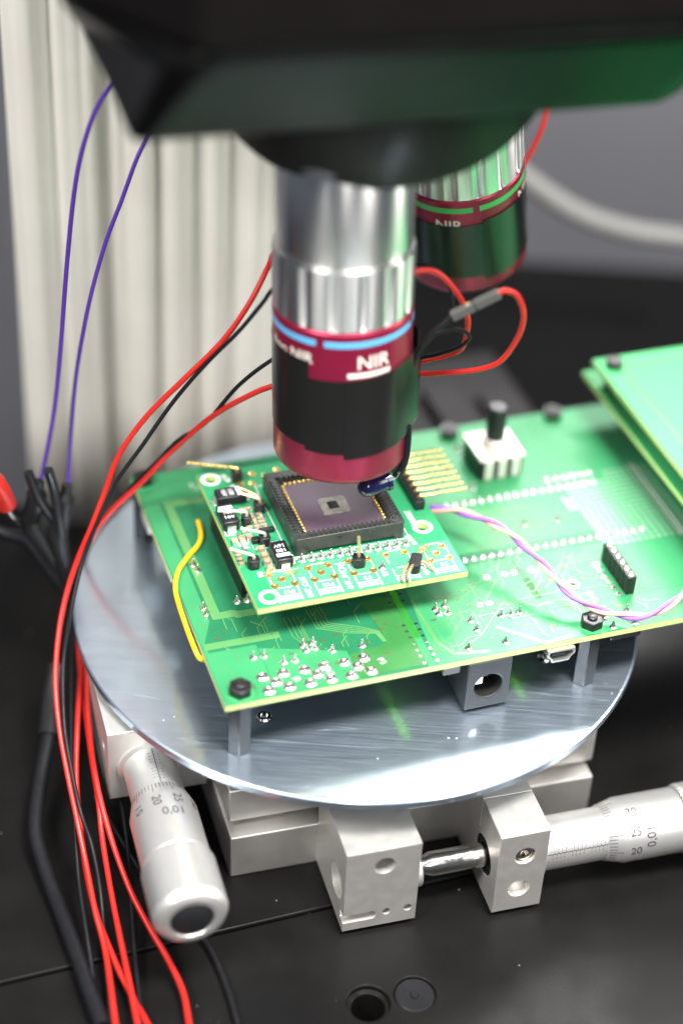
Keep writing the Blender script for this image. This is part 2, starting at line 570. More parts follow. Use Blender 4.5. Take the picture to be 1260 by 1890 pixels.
pl = MB().lathe([(0.001, ZT - 4), (4.7, ZT - 4), (4.75, ZT - 1.2), (4.4, ZT - 0.9), (1.1, ZT - 1.15), (0.75, ZT - 0.6), (0.001, ZT - 0.5)], 40).build(
    'hole_plug', 'black_rubber')
pl.rotation_euler = (0, 0, TABLE_RZ)
ca, sa = math.cos(TABLE_RZ), math.sin(TABLE_RZ)
pl.location = Vector((PLUG[0] * ca - PLUG[1] * sa, PLUG[0] * sa + PLUG[1] * ca, 0)) * MM
tag(pl, 'round black plug filling a hole in the black table, beside the open hole', 'plug')

wall = MB().box((-420, 250, ZT), (420, 256, 150)).build('wall', 'wall')
tag(wall, kind='structure')
side = MB().box((-420, 82, ZT), (-97, 86, 150)).build('wall', 'wall')
tag(side, kind='structure')

# cream curtain hanging behind on the left
def curtain():
    mb = MB()
    n, rows = 240, 6
    a = Vector((-96.5, 72.0))
    d = Vector((math.cos(math.radians(17)), math.sin(math.radians(17))))
    nn = Vector((-d.y, d.x))
    L = 101.0
    rnd = random.Random(4)
    ph = [rnd.uniform(0, 6.28) for _ in range(6)]
    vs_, fs = [], []
    for r in range(rows + 1):
        z = ZT + 0.5 + (190 - ZT) * r / rows
        for i in range(n + 1):
            t = i / n * L
            wob = 0.12 * r
            o = (1.7 * math.sin(t * 0.50 + ph[0] + 1.1 * math.sin(t * 0.13 + ph[1])) + 1.8 * math.sin(t * 0.21 + ph[2] + wob)
                 + 0.7 * math.sin(t * 0.93 + ph[3]) * math.sin(t * 0.07 + ph[5]) + 0.25 * math.sin(t * 1.7 + ph[4] + wob))
            p = a + d * t + nn * o
            vs_.append((p.x, p.y, z))
    for r in range(rows):
        for i in range(n):
            k = r * (n + 1) + i
            fs.append((k, k + 1, k + n + 2, k + n + 1))
    mb.add(vs_, fs)
    o = mb.build('curtain', 'curtain', smooth=180)
    so = o.modifiers.new("thickness", 'SOLIDIFY')
    so.thickness = 0.8 * MM
    return tag(o, 'cream pleated curtain hanging behind the purple wires', 'curtain')
curtain()

# dark case behind the green board
RZB = math.radians(20.75)                                   # heading of the circuit boards
c = thing('instrument_case', 'dark grey instrument case behind the green circuit board', 'case', (0, 0, ZT), RZB)
MB().box((38, 66, 0.05), (84, 112, 33)).build('case_body', 'equip', c, bevel=1.2)
MB().box((52, 68, 33.2), (64, 92, 37)).build('raised_panel', 'equip', c, bevel=0.8)
MB().box((68, 70, 33.2), (80, 86, 36)).build('raised_panel', 'equip', c, bevel=0.8)

# ------------------------------------------------------------------ aluminium disc
disc = MB().lathe([(71.6, -2.7), (72.0, -2.3), (72.0, -0.35), (71.65, 0.0)], 200).build('round_plate', 'alu_disc', smooth=30)
tag(disc, 'round brushed aluminium plate carrying the green circuit board', 'plate')
carve(disc, [MB().lathe([(2.1, -4), (2.1, 1)], 24, o=(x, y, 0)) for x, y in ((-20.6, -45.8), (47.6, -18.6))])
for (x, y), lab in (((-20.6, -45.8), 'small steel screw in the round plate beside the left front standoff'),
                    ((47.6, -18.6), 'small steel screw in the round plate behind the silver socket')):
    s = MB().lathe([(0.001, -3.0), (1.9, -3.0), (1.9, 0.1), (1.55, 0.45), (0.95, 0.5), (0.9, -0.6), (0.001, -0.7)], 24).build('screw', 'chrome', loc=(x, y, 0))
    tag(s, lab, 'screw')

# ------------------------------------------------------------------ micrometer stage
RZS = math.radians(17.8)
stage = thing('micrometer_stage', 'silver two axis micrometer stage under the round plate', 'stage', (0, 0, ZT), RZS)
def ST():
    m = MB()
    m.T = Matrix.Translation((0, 0, 40))
    return m
ST().box((-44.3, -49.8, -39.95), (49.0, 44, -26.5)).build('base_plate', 'alu', stage, bevel=0.35)
ST().box((-38, -43, -26.6), (43, 40, -24.2)).build('slide_rail', 'steel', stage)
ST().box((-44.0, -46.4, -24.3), (49.8, 46, -14.0)).build('middle_plate', 'alu', stage, bevel=0.35)
ST().box((-38, -40, -14.1), (43, 40, -11.9)).build('slide_rail', 'steel', stage)
ST().box((-42.0, -42, -12.0), (47.0, 44, -2.75)).build('upper_plate', 'alu', stage, bevel=0.35)

def screw_head(r, depth, parent, loc, d, name='screw'):
    """socket head screw, hexagon recess facing d"""
    mb = MB()
    mb.T = at_axis(loc, d)
    n = 36
    hexr = lambda i: r * 0.42 / math.cos(((2 * math.pi * i / n) % (math.pi / 3)) - math.pi / 6)
    rings = []
    for rr, h in ((r, -depth), (r, -0.25), (r * 0.9, 0.0)):
        rings.append([(rr * math.cos(2 * math.pi * i / n), rr * math.sin(2 * math.pi * i / n), h) for i in range(n)])
    for h in (0.0, -1.4):
        rings.append([(hexr(i) * math.cos(2 * math.pi * i / n), hexr(i) * math.sin(2 * math.pi * i / n), h) for i in range(n)])
    mb.loft(rings)
    return mb.build(name, 'steel', parent)

def micrometer(label, loc, rz, roll, sleeve_len):
    m = thing('micrometer_head', None, None, loc, rz)
    m['label'] = label
    m.parent = stage
    S = sleeve_len
    R0, R1, R2 = 6.5, 8.05, 8.5
    rad = lambda a: R0 if a < S else (6.75 + (R1 - 6.75) * min(1, (a - S) / 5.0))
    MB().lathe([(7.6, -0.2), (7.6, 0.9), (6.9, 1.1), (6.5, 1.3), (R0, S + 3)], 128, ax='X').build('sleeve', 'alu_satin', m)
    MB().lathe([(6.2, S + 0.25), (6.7, S), (6.75, S + 0.05), (R1, S + 5.0), (R1, S + 20), (R1 - 0.4, S + 20.4)], 128, ax='X').build('thimble', 'alu_satin', m)
    nk = 160
    kn = lambda i, h: (0.16 if (i % 2) else 0.0)
    tw = []
    prof = [(R2 - 0.5, S + 20.1), (R2, S + 20.7), (R2, S + 34.6), (R2 - 0.5, S + 36.0), (R2 - 1.6, S + 36.8)]
    mbk = MB()
    rings = []
    for k in range(15):                                       # knurl: ribs twisting along the knob
        h = S + 20.7 + 14.0 * k / 14
        ring = []
        for i in range(nk):
            a = 2 * math.pi * i / nk
            rr = R2 + (0.20 if ((i + k * 2) % 4) < 2 else -0.16)
            if k == 0:
                rr = R2 - 0.25
            ring.append((h, rr * math.cos(a), rr * math.sin(a)))
        rings.append(ring)
    for rr, h in ((R2 - 0.1, S + 35.2), (R2 - 0.8, S + 36.3), (R2 - 2.0, S + 36.9), (5.2, S + 36.9), (4.9, S + 36.2)):
        rings.append([(h, rr * math.cos(2 * math.pi * i / nk), rr * math.sin(2 * math.pi * i / nk)) for i in range(nk)])
    mbk.loft(rings)
    mbk.build('knob', 'alu_satin', m, smooth=25)
    MB().lathe([(4.85, S + 35.6), (4.85, S + 36.5), (4.3, S + 36.9), (0.001, S + 37.0)], 40, ax='X').build('end_cap', 'nylon', m)
    mb = MB()
    def quad(a0, a1, ph, w, off=0.03):                        # a mark along the axis at angle ph
        vs_ = []
        for a in (a0, a1):
            r = rad(a) + off
            for s_ in (-1, 1):
                q = ph + s_ * w / 2 / r
                vs_.append((a, r * math.cos(q), r * math.sin(q)))
        mb.add(vs_, [(0, 1, 3, 2)])
    for i in range(50):
        ph = roll + math.radians(106) + 2 * math.pi * (i - 20) / 50 * -1
        quad(S + 0.15, S + (3.4 if i % 5 == 0 else 2.0), ph, 0.16)
    ph0 = roll + math.radians(86)
    quad(1.6, S - 0.05, ph0, 0.16)
    k = 0
    a = 2.0
    while a < S - 0.3:                                       # half millimetre ticks on both sides of the datum line
        r = R0 + 0.03
        w = 2.0 if k % 5 == 0 else 1.35
        for sgn in (1, -1):
            aa = a + (0.5 if sgn < 0 else 0)
            if aa < S - 0.2:
                mb.add([(aa - 0.07, r * math.cos(ph0), r * math.sin(ph0)), (aa + 0.07, r * math.cos(ph0), r * math.sin(ph0)),
                        (aa + 0.07, r * math.cos(ph0 + sgn * w / r), r * math.sin(ph0 + sgn * w / r)),
                        (aa - 0.07, r * math.cos(ph0 + sgn * w / r), r * math.sin(ph0 + sgn * w / r))], [(0, 1, 2, 3)])
        a += 1.0
        k += 1
    def word(txt, size, a0, ph, mode):
        vs_, fs = text_faces(txt, size)
        out = []
        for v in vs_:
            if mode == 'axial':
                aa, q = a0 + v.x, ph - v.y / R1
            else:
                aa, q = a0 - v.y, ph - v.x / R1
            r = rad(aa) + 0.09
            out.append((aa, r * math.cos(q), r * math.sin(q)))
        mb.add(out, fs)
    word('20', 3.0, S + 6.6, roll + math.radians(104), 'axial')
    word('25', 3.0, S + 6.6, roll + math.radians(68), 'axial')
    word('30', 3.0, S + 6.6, roll + math.radians(32), 'axial')
    word('15', 3.0, S + 6.6, roll + math.radians(140), 'axial')
    word('0,01', 3.3, S + 10.6, roll + math.radians(80), 'circ')
    mb.build('scale_marks', 'ink', m, smooth=0)
    return m

# block in front (anvil) with its bore, slot and screw holes
blk = ST().box((-22.6, -73.2, -39.0), (-4.5, -49.6, -12.9)).build('anvil_block', 'alu', stage)
carve(blk, [ST().lathe([(4.6, -23.5), (4.6, -16.5)], 48, o=(0, -66.5, -28), ax='X'),
            ST().lathe([(2.6, -66.0), (2.6, -73.9)], 36, o=(-13.2, 0, -18.4), ax='Y'),
            ST().lathe([(1.3, -60), (1.3, -73.8)], 24, o=(-13.2, 0, -18.4), ax='Y'),
            ST().box((-23.2, -73.9, -36.2), (-15.6, -70.6, -33.6)),
            ST().lathe([(1.3, -70.6), (1.3, -73.9)], 24, o=(-15.6, 0, -34.9), ax='Y'),
            ST().lathe([(1.05, -66), (1.05, -73.9)], 24, o=(-11.9, 0, -34.6), ax='Y'),
            ST().lathe([(1.05, -66), (1.05, -73.9)], 24, o=(-6.6, 0, -34.6), ax='Y')])
add_bevel(blk, 0.3)
ST().lathe([(4.2, -4.6), (4.2, -2.4), (3.9, -2.1)], 40, o=(0, -66.5, -29.5), ax='X').build('boss', 'alu', stage)
ST().lathe([(1.9, -2.3), (2.0, -2.0), (3.0, 0.4), (3.0, 14.0)], 40, o=(0, -67, -28), ax='X').build('spindle', 'steel', stage)
# holder block with clamped micrometer
hb_ = ST().box((13.9, -76.0, -39.0), (26.3, -49.6, -13.0)).build('holder_block', 'alu', stage)
carve(hb_, [ST().lathe([(5.2, 12), (5.2, 15.2)], 48, o=(0, -67, -28), ax='X'),
            ST().lathe([(2.6, -73.5), (2.6, -77)], 36, o=(20.6, 0, -20.6), ax='Y'),
            ST().lathe([(2.7, -74.0), (2.7, -77)], 36, o=(20.2, 0, -31.8), ax='Y'),
            ST().box((13, -63.3, -22.0), (27, -63.0, -12))])
add_bevel(hb_, 0.3)
ST().lathe([(3.2, 14.6), (4.9, 14.7), (5.1, 14.2), (5.1, 15.6)], 40, o=(0, -67, -28), ax='X').build('bushing', 'nylon', stage)
screw_head(2.35, 2.0, stage, (20.6, -75.2, 19.4), (0, -1, 0))
screw_head(1.9, 2.0, stage, (2.2, -49.75, 5.4), (0, -1, 0))
micrometer('micrometer head pointing right, clamped in the front holder block', (26.3, -67, 12.0), 0.0, math.radians(72), 17.5)
# left bracket and its micrometer
br = ST().box((-70.2, -31.0, -26.0), (-46.0, 12, -4.2)).build('side_bracket', 'alu', stage)
carve(br, [ST().lathe([(1.6, -71), (1.6, -68.5)], 24, o=(0, -24.5, -13.5), ax='X')])
add_bevel(br, 0.35)
micrometer('micrometer head pointing towards the viewer at the left of the stage', (-60.3, -31.0, 24.2), -math.pi / 2, 0.0, 13.0)

# ------------------------------------------------------------------ main green circuit board
HB, HS = 17.5, 29.1
main = thing('circuit_board', 'large green circuit board on black standoffs over the round plate', 'circuit board', (0, 0, 0), RZB)
U0, U1, V0, V1 = -48.6, 150.0, -47.5, 42.5
SL = (0.6, 2.4)                                              # bare laminate strip between the copper planes
mb = MB()
mb.box((U0, V0, HB - 1.6), (SL[0], V1, HB), 0, 1, 2)
mb.box((SL[1], V0, HB - 1.6), (34.4, V1, HB), 0, 1, 2)
mb.box((36.0, V0, HB - 1.6), (U1, V1, HB), 0, 1, 2)
mb.box((34.4, V0, HB - 1.6), (36.0, -31.5, HB), 0, 1, 2)
mb.box((34.4, -23.5, HB - 1.6), (36.0, V1, HB), 0, 1, 2)
mb.build('substrate', ['fr4', 'mask', 'mask_under'], main)
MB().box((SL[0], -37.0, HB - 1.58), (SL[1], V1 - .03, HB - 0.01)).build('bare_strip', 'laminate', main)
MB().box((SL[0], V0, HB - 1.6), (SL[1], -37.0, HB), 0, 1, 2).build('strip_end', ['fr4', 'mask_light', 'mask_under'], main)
MB().box((34.4, -31.48, HB - 1.58), (36.0, -23.52, HB - 0.01)).build('bare_strip', 'laminate', main)  # added strip, lets lamp light through for a second glint on the plate
# lighter copper-free border, darker planes: thin sheets of different mask colour
Z1, Z2, Z3 = HB + 0.03, HB + 0.06, HB + 0.09
mb = MB()
mb.prism([(U0 + .25, V0 + .25), (-36, V0 + .25), (-36, -29.2), (-47.4, -29.2), (-47.4, -25.6), (-44.2, -18.4), (-44.2, 30), (-30, 29), (-30, V1 - .25), (U0 + .25, V1 - .25)], HB - .01, Z1)
mb.prism([(2.6, V0 + .25), (149, V0 + .25), (149, -36.2), (36.2, -36.2), (34.2, -36.2), (34.2, -15.2), (22, -15.2), (5.2, -17)], HB - .01, Z1)
mb.prism([(36.2, -36.0), (60.2, -36.0), (60.2, -15.2), (36.2, -15.2)], HB - .01, Z1)
mb.prism([(60.4, -36.0), (149, -36.0), (149, V1 - .25), (22, V1 - .25), (22, -10.5), (60.4, -10.5)], HB - .01, Z1)
mb.prism([(-35.8, V0 + .25), (-16.2, V0 + .25), (-16.2, -37), (-35.8, -30.5)], HB - .01, Z1)
mb.build('bright_mask', 'mask_light', main, smooth=0)
mb = MB()
mb.ribbon([(-42.2, 29.0), (-42.2, -17.0), (-38.2, -17.0), (-36.9, -17.6), (-24, -17.8)], 2.3, HB - .01, Z2)
mb.ribbon([(-42.2, 28.6), (-31, 28.4)], 2.3, HB - .01, Z2)
mb.ribbon([(-47.0, -27.1), (-30.5, -27.2)], 2.2, HB - .01, Z2)
mb.prism([(-7.8, -20.7), (0.6, -20.5), (0.6, -46.2), (-16.0, -46.8), (-16.0, -38.5), (-6.4, -36.9), (-5.8, -31.9)], HB - .01, Z1 + .015, 1)
mb.ribbon([(4.9, -24.0), (5.4, -40), (7.8, -44.8), (16.0, -46.0)], 0.9, HB - .01, Z2)
mb.ribbon([(21.3, -38.7), (30.2, -47.0), (37.3, -46.4)], 1.0, HB - .01, Z2)
mb.build('copper_pour', ['trace', 'olive'], main, smooth=0)
mb = MB()
T = [[(8.1, -44.6), (16.2, -40.6), (25.7, -30.9), (40.8, -30.3), (50.1, -17.8)], [(14.5, -28.3), (31.1, -16.4)],
     [(32.4, -34.9), (35.0, -33.5), (40.7, -33.3), (46.0, -37.4)], [(30.8, -38.4), (31.0, -43.9), (32.0, -45.0)],
     [(14.7, -28.3), (14.6, -33.0), (8.1, -40.1)], [(13.1, -31.8), (9.5, -35.8), (7.9, -35.6)], [(19.5, -31.0), (22.6, -28.3), (28.4, -21.5)],
     [(38.8, -21.2), (42.7, -17.7)], [(38.2, -28.2), (42.6, -25.0), (47.1, -18.9)], [(50.0, -20.6), (57.2, -21.2)],
     [(47.3, -22.6), (50.7, -25.8), (53.6, -27.5)], [(49.9, -19.6), (55.0, -19.2)], [(33, -26), (37, -24.4), (41, -19.5)], [(58.5, -37.5), (60, -39.5), (63.5, -39.5)]]
for k in range(5):                                            # bus of parallel tracks in the shade of the adapter
    o = k * 0.85
    T.append([(-21 + o, -20), (-20.5 + o, -27.5 + o * .3), (-14 + o, -31 + o * .4), (-7.6 + o * .3, -33.0 + o * .2), (-6.8 + o * .2, -36.2)])
for k in range(4):
    T.append([(-27 + k * 1.1, -22), (-26.8 + k * 1.1, -29 - k * .5), (-25.6 + k * 1.3, -31.2 - k * .3)])
for k in range(9):                                            # long tracks between the two connector rows
    y = -10.0 + k * 1.75
    T.append([(24 + (k % 3) * 2, y), (46 + (k * 7) % 11, y + 0.1)])
    T.append([(26 + (k * 5) % 9, y + 0.8), (40 + (k * 3) % 13, y + 0.8)])
for k in range(6):
    T.append([(24.2 + k * 2.45, -13.8), (24.2 + k * 2.45, -15.6 - (k % 3) * .6), (22.5 + k * 2.2, -18.4 - (k % 2))])
rt = random.Random(21)
for _ in range(46):                                           # more fine routing: straight runs with 45 degree jogs
    x, y = rt.uniform(4, 60), rt.uniform(-46, -15)
    L1, j_, L2 = rt.uniform(1.5, 6), rt.choice([-1, 1]) * rt.uniform(.8, 3), rt.uniform(1.5, 7)
    pts_t = [(x, y), (x + L1, y), (x + L1 + abs(j_), y + j_), (x + L1 + abs(j_) + L2, y + j_)] if rt.random() < .5 else \
            [(x, y), (x, y + L1), (x + j_, y + L1 + abs(j_)), (x + j_, y + L1 + abs(j_) + L2)]
    if all(3.5 < q[0] < 64 and -47 < q[1] < -14.5 for q in pts_t):
        T.append(pts_t)
for _ in range(26):
    x, y = rt.uniform(-47, -10), rt.uniform(-40, -19)
    L1, j_ = rt.uniform(1.5, 5), rt.choice([-1, 1]) * rt.uniform(.8, 2.5)
    T.append([(x, y), (x, y + L1), (x + j_, y + L1 + abs(j_))])
for t in T:
    mb.ribbon(t, 0.26, HB - .01, Z3)
tr = mb.build('copper_tracks', 'trace', main, smooth=0)
tag(tr, kind='stuff')
mb = MB()
rnd = random.Random(3)
for _ in range(95):
    x, y = rnd.uniform(-46, 62), rnd.uniform(-45, 40)
    if -38 < x < 17 and y > -16:
        continue
    ring_mb(mb, x, y, 0.12, 0.30, HB - .01, Z3 + .03, 0, 8)
for i in range(46):                                           # illegible marks in the mask beside parts
    x, y = rnd.uniform(-46, 60), rnd.uniform(-46, -18)
    for j in range(rnd.choice([2, 3])):
        mb.box((x + j * .55, y, HB - .01), (x + j * .55 + .35, y + rnd.choice([.6, .9]), Z3 + .02))
vi = mb.build('small_vias', 'brown_via', main, smooth=0)
tag(vi, kind='stuff')

def blob_mesh(name, r, h, tip):
    return MB().lathe([(r * 1.25, 0), (r * 1.05, h * .10), (r * .62, h * .34), (r * .40, h * .62), (tip, h * .92), (tip * .45, h)], 14).mesh(name, 'tin', 60)
spike = blob_mesh('solder_joint', 0.82, 2.1, 0.22)
spots = [(9.3, -28.5), (11.9, -28.0), (9.5, -30.3), (11.7, -30.5), (16.0, -34.7), (16.2, -38.1), (23.8, -34.9), (26.1, -35.1), (28.5, -35.0),
         (21.1, -44.1), (11.8, -43.8), (54.3, -41.3), (48.1, -41.9), (48.3, -46.0), (54.1, -46.0), (-25.5, -32.4), (-23.0, -32.3), (-25.3, -34.3),
         (-23.1, -34.1), (-19.4, -36.0), (-12.1, -36.2), (-37.9, -33.3), (-35.4, -33.5), (-31.6, -36.8), (-28.9, -36.9), (-44.4, -13.3), (-44.3, -15.5),
         (-35.9, -13.1), (-33.4, -13.2), (-42.4, 3.2), (-42.0, 0.8), (-31.0, 31.5), (43.4, -3.2), (52.5, -3.8)]
copies('solder_joint', spike, main, [(x, y, HB) for x, y in spots])
dome = MB().lathe([(1.0, 0), (0.95, .12), (.62, .55), (.25, .72), (.05, .74)], 14).mesh('solder_dome', 'tin', 60)
row = [(23.0 + i * 2.45, -12.9, HB) for i in range(21)] + [(26.5 + i * 2.45, 9.0, HB) for i in range(18)] + [(56.6 + i * 2.45, 12.9, HB) for i in range(6)]
copies('solder_dome', dome, main, row)
pad = MB().lathe([(1.55, 0), (1.5, .10), (1.15, .42), (.65, .52), (.6, .46), (.02, .44)], 20).mesh('solder_pad', 'tin', 60)
pads = [(-37.7, -40.3), (-32.7, -40.3), (-27.7, -40.5), (-22.9, -40.5), (-18.0, -40.6), (-13.1, -40.4), (-35.2, -42.7), (-25.2, -42.8), (-15.4, -42.8),
        (-37.6, -45.1), (-32.7, -45.1), (-27.7, -45.2), (-22.7, -45.2), (-17.8, -45.3), (-12.9, -45.1)]
copies('solder_pad', pad, main, [(x, y, HB + .02) for x, y in pads])
def eyelet(r0, r1, mats=('tin', 'hole'), name='eyelet'):
    m_ = MB()
    ring_mb(m_, 0, 0, r0, r1, 0, .10, 0, 20)
    m_.prism(arc_pts(0, 0, r0 * 1.02, 20), 0, .04, 1)
    return m_.mesh(name, list(mats), 40)
ey = eyelet(.34, .78)
rings = [(25.9, -20.6), (30.7, -20.6), (33.1, -20.6), (37.7, -20.9), (20.4, -29.9), (22.8, -29.9), (54.3, -23.3), (54.4, -25.6), (54.3, -28.2),
         (54.6, -30.3), (54.9, -32.6), (54.9, -35.1), (48.1, -33.2), (48.2, -35.6), (46.0, -39.7)]
copies('eyelet', ey, main, [(x, y, HB) for x, y in rings])
copies('eyelet', eyelet(1.0, 1.6), main, [(45.5, -28.7, HB)])
vm = eyelet(.16, .42, name='via_ring')
vias = [(-0.5, -20.7), (3.1, -20.9), (-0.4, -23.5), (3.0, -23.6), (-0.2, -32.2), (2.9, -32.3), (-0.2, -34.4), (3.0, -34.5), (-0.2, -36.7), (3.0, -36.8),
        (-0.2, -38.9), (3.0, -39.1), (-0.2, -41.3), (3.0, -41.4), (-0.1, -43.4), (3.0, -43.6), (-0.1, -45.9), (3.1, -45.9)]
copies('via_ring', vm, main, [(x, y, HB) for x, y in vias])
# prototyping field of plated holes
mb = MB()
for i in range(15):
    for j in range(17):
        x, y = 58.6 + i * 1.85, -16.5 + j * 1.8
        if x > 60 + 0 * j and not (y > 9 and x < 72):
            ring_mb(mb, x, y, .26, .56, HB - .01, Z1 + .05, 0, 8)
pf = mb.build('prototyping_holes', 'plated', main, smooth=0)
tag(pf, kind='stuff')
mb = MB()
for x in (80.6, 81.8):
    mb.box((x, -18, HB - .01), (x + .35, 14, Z1 + .05))
for (x, y, w, h) in ((57.5, -1.0, .3, 6.0), (58.9, -1.0, .3, 5.0), (61.5, -11.5, .35, 4.2)):
    mb.box((x, y, HB - .01), (x + w, y + h, Z1 + .06))
flat_text(mb, 'P3', 2.2, -9.5, -42.6, Z2 + .03, -1.3)
flat_text(mb, 'R7', 2.2, -22.5, -42.9, Z2 + .03, -1.3)
flat_text(mb, 'J2', 2.0, -30.3, -43.1, Z2 + .03, -1.3)
flat_text(mb, 'ICT', 2.2, -34.0, 34.0, Z2 + .03, -1.2)
tag(mb.build('silkscreen', 'silk', main, smooth=0), kind='stuff')
mb = MB()
pts_s = [(62.9, -33.3), (61.9, -33.0), (61.5, -31.6), (62.6, -31.0), (63.4, -32.0)]
mb.ribbon([(62.3, -36.6), (62.9, -35.2), (61.8, -34.6), (60.6, -35.4), (60.4, -36.6)], .18, HB - .01, Z2)
mb.ribbon([(65.6, -36.4), (66.4, -35.0), (66.0, -33.7), (64.9, -33.6)], .18, HB - .01, Z2)
mb.build('pen_mark', 'ink', main, smooth=0)
# six pin header standing on the board
hd = MB()
for i in range(6):
    y = -22.6 - i * 2.45
    hd.prism([(56.4, y - 1.0), (56.7, y - 1.2), (58.5, y - 1.2), (58.8, y - 1.0), (58.8, y + 1.0), (58.5, y + 1.22), (56.7, y + 1.22), (56.4, y + 1.0)], HB, HB + 5.4)
hdo = hd.build('pin_header', 'black_plastic', main, bevel=.12)
copies('solder_dome', dome, hdo, [(57.6, -22.6 - i * 2.45, HB + 5.4) for i in range(6)])
# hex nuts, washers, standoffs
def hexpts(r, a=0.0):
    return [(r * math.cos(a + math.pi / 3 * i), r * math.sin(a + math.pi / 3 * i)) for i in range(6)]
nm = MB()
nm.prism(hexpts(2.85, .2), 0, 2.3)
nutm = nm.mesh('nut', 'black_plastic', 30)
tip = MB().lathe([(1.25, 2.2), (1.25, 2.75), (1.0, 2.95), (.5, 2.8), (.02, 2.8)], 18).mesh('screw_tip', 'black_plastic', 40)
wash = MB()
ring_mb(wash, 0, 0, 1.5, 3.3, 0, .05, 0, 28)
washm = wash.mesh('screw_pad', 'mask_pale', 0)
st = MB()
st.prism(hexpts(2.95, .2), 0.02, HB - 1.62)
stm = st.mesh('standoff', 'nylon', 30)
posts = [(-44.1, -44.0), (43.5, -44.0), (-46.0, 39.4), (39.0, 39.0), (70.2, 39.8), (96, -30)]
for x, y in posts:
    n_ = copies('nut', nutm, main, [(x, y, HB + .09)], bevel=.25)[0]
    copies('screw_tip', tip, n_, [(0, 0, 0)])
    copies('screw_pad', washm, main, [(x, y, HB + .035)])
    copies('standoff', stm, main, [(x, y, 0)], bevel=.2)
# parts on the underside: power jack, usb socket, switch, small chips
jk = MB().box((10.6, -47.9, 1.3), (21.8, -36, 15.85)).build('power_jack', 'jack', main)
carve(jk, [MB().lathe([(3.6, -49), (3.6, -38)], 40, o=(16.2, 0, 8.0), ax='Y')])
add_bevel(jk, .35)
MB().box((13.0, -46.2, 7.6), (15.3, -39, 9.8)).build('spring_contact', 'mlcc_end', jk)
MB().box((15.6, -44.6, 8.0), (17.6, -38.2, 10.4)).build('centre_pin', 'black_plastic', jk)
MB().loft([[(16.2 + 3.58 * math.cos(a * math.pi / 16), y_, 8.0 + 3.58 * math.sin(a * math.pi / 16)) for a in range(32)] for y_ in (-47.5, -38.1)], caps=False).build('bore', 'hole', jk)  # added black lining, puts the shade of the bore into its colour
MB().prism(arc_pts(0, 0, 3.55, 32), 0, .1).build('bore_floor', 'hole', jk).matrix_local = Matrix.Translation(Vector((16.2, -38.2, 8.0)) * MM) @ Matrix.Rotation(math.pi / 2, 4, 'X')  # added black floor, painted-in shade at the end of the bore
mb = MB()
flat_text(mb, '(VPOR)', 1.7, 0, 0, 0, 0)
vv = mb.v
mb.v = [Vector((16.4 + p.x, -47.93, 13.3 + p.y)) for p in vv]
mb.build('lettering', 'ink', jk, smooth=0)
us = MB()
prof = [(-3.5, 0), (3.5, 0), (3.7, -1.6), (2.7, -2.5), (2.2, -3.7), (-2.2, -3.7), (-2.7, -2.5), (-3.7, -1.6)]
inner = [(x * .84, -1.85 + (z + 1.85) * .72) for x, z in prof]
o_ = lambda P, y: [(34.0 + x, y, 15.75 + z) for x, z in P]
us.loft([o_(prof, -40), o_(prof, -48.6), o_(inner, -48.6), o_(inner, -44)])
uso = us.build('usb_socket', 'mlcc_end', main)
MB().box((31.9, -48.0, 13.6), (36.1, -44.1, 14.3)).build('tongue', 'black_plastic', uso)
MB().box((4.2, -47.7, 13.9), (8.4, -42, 15.86)).build('button', 'grey_sleeve', main, bevel=.2)
MB().box((47.5, -47.3, 14.3), (55.5, -40, 15.86)).build('chip', 'black_plastic', main, bevel=.2)
MB().box((-48.3, 25, 11.5), (-44.5, 33, 15.86)).build('connector', 'knob_white', main, bevel=.3)
MB().box((-48.4, 2, 14.2), (-46, 8, 15.86)).build('chip', 'knob_white', main, bevel=.2)
MB().box((-48.7, -21, 14.6), (-47, -17, 15.86)).build('chip', 'grey_sleeve', main, bevel=.2)
# rotary encoder with black shaft
en = MB().box((39.0, 17.0, HB + .02), (51.2, 29.0, HB + 6.2)).build('rotary_encoder', 'black_plastic', main, bevel=.4)
MB().box((38.7, 16.6, HB + 6.25), (51.5, 29.4, HB + 7.0)).build('top_plate', 'knob_white', en, bevel=.25)
for x in (40.2, 44.0, 47.8):
    MB().box((x, 16.35, HB + .5), (x + 2.4, 16.9, HB + 6.3)).build('clip', 'knob_white', en, bevel=.15)
MB().lathe([(3.4, HB + 7.0), (3.4, HB + 9.0), (3.0, HB + 9.4)], 32, o=(45.2, 23.2, 0)).build('collar', 'knob_white', en)
MB().lathe([(2.6, HB + 9.2), (2.6, HB + 18.4), (2.2, HB + 18.9)], 28, o=(45.2, 23.2, 0)).build('shaft', 'black_plastic', en)
copies('solder_joint', spike, main, [(36.5, 15.0, HB), (39.0, 32.5, HB), (53.8, 30.5, HB), (32.5, 23.5, HB), (30.0, 27.5, HB)])

# ------------------------------------------------------------------ two stacked green boards at the right
def side_board(label, v1, z, masks):
    t = thing('green_board', label, 'circuit board', (0, 0, z - 1.6), RZB, 'stacked green boards at the right')
    MB().box((78.2, -42, 0), (150, v1, 1.6), 0, 1, 2).build('substrate', ['fr4', masks, 'mask_under'], t, bevel=.15)
    return t
t = side_board('lower of the two stacked pale green boards at the right edge', 41.0, 30.6, 'mask_pale')
MB().prism([(x + 96, y + 20) for x, y in hexpts(2.8)], -11.4, -.02).build('standoff', 'nylon', t)
MB().prism([(x + 140, y + 20) for x, y in hexpts(2.8)], -11.4, -.02).build('standoff', 'nylon', t)
MB().prism([(x + 96, y - 30.5) for x, y in hexpts(2.8)], -8.0, -.02).build('standoff', 'nylon', t)
t = side_board('upper of the two stacked pale green boards at the right edge', 36.6, 37.2, 'mask_pale')
mb = MB()
rr = []
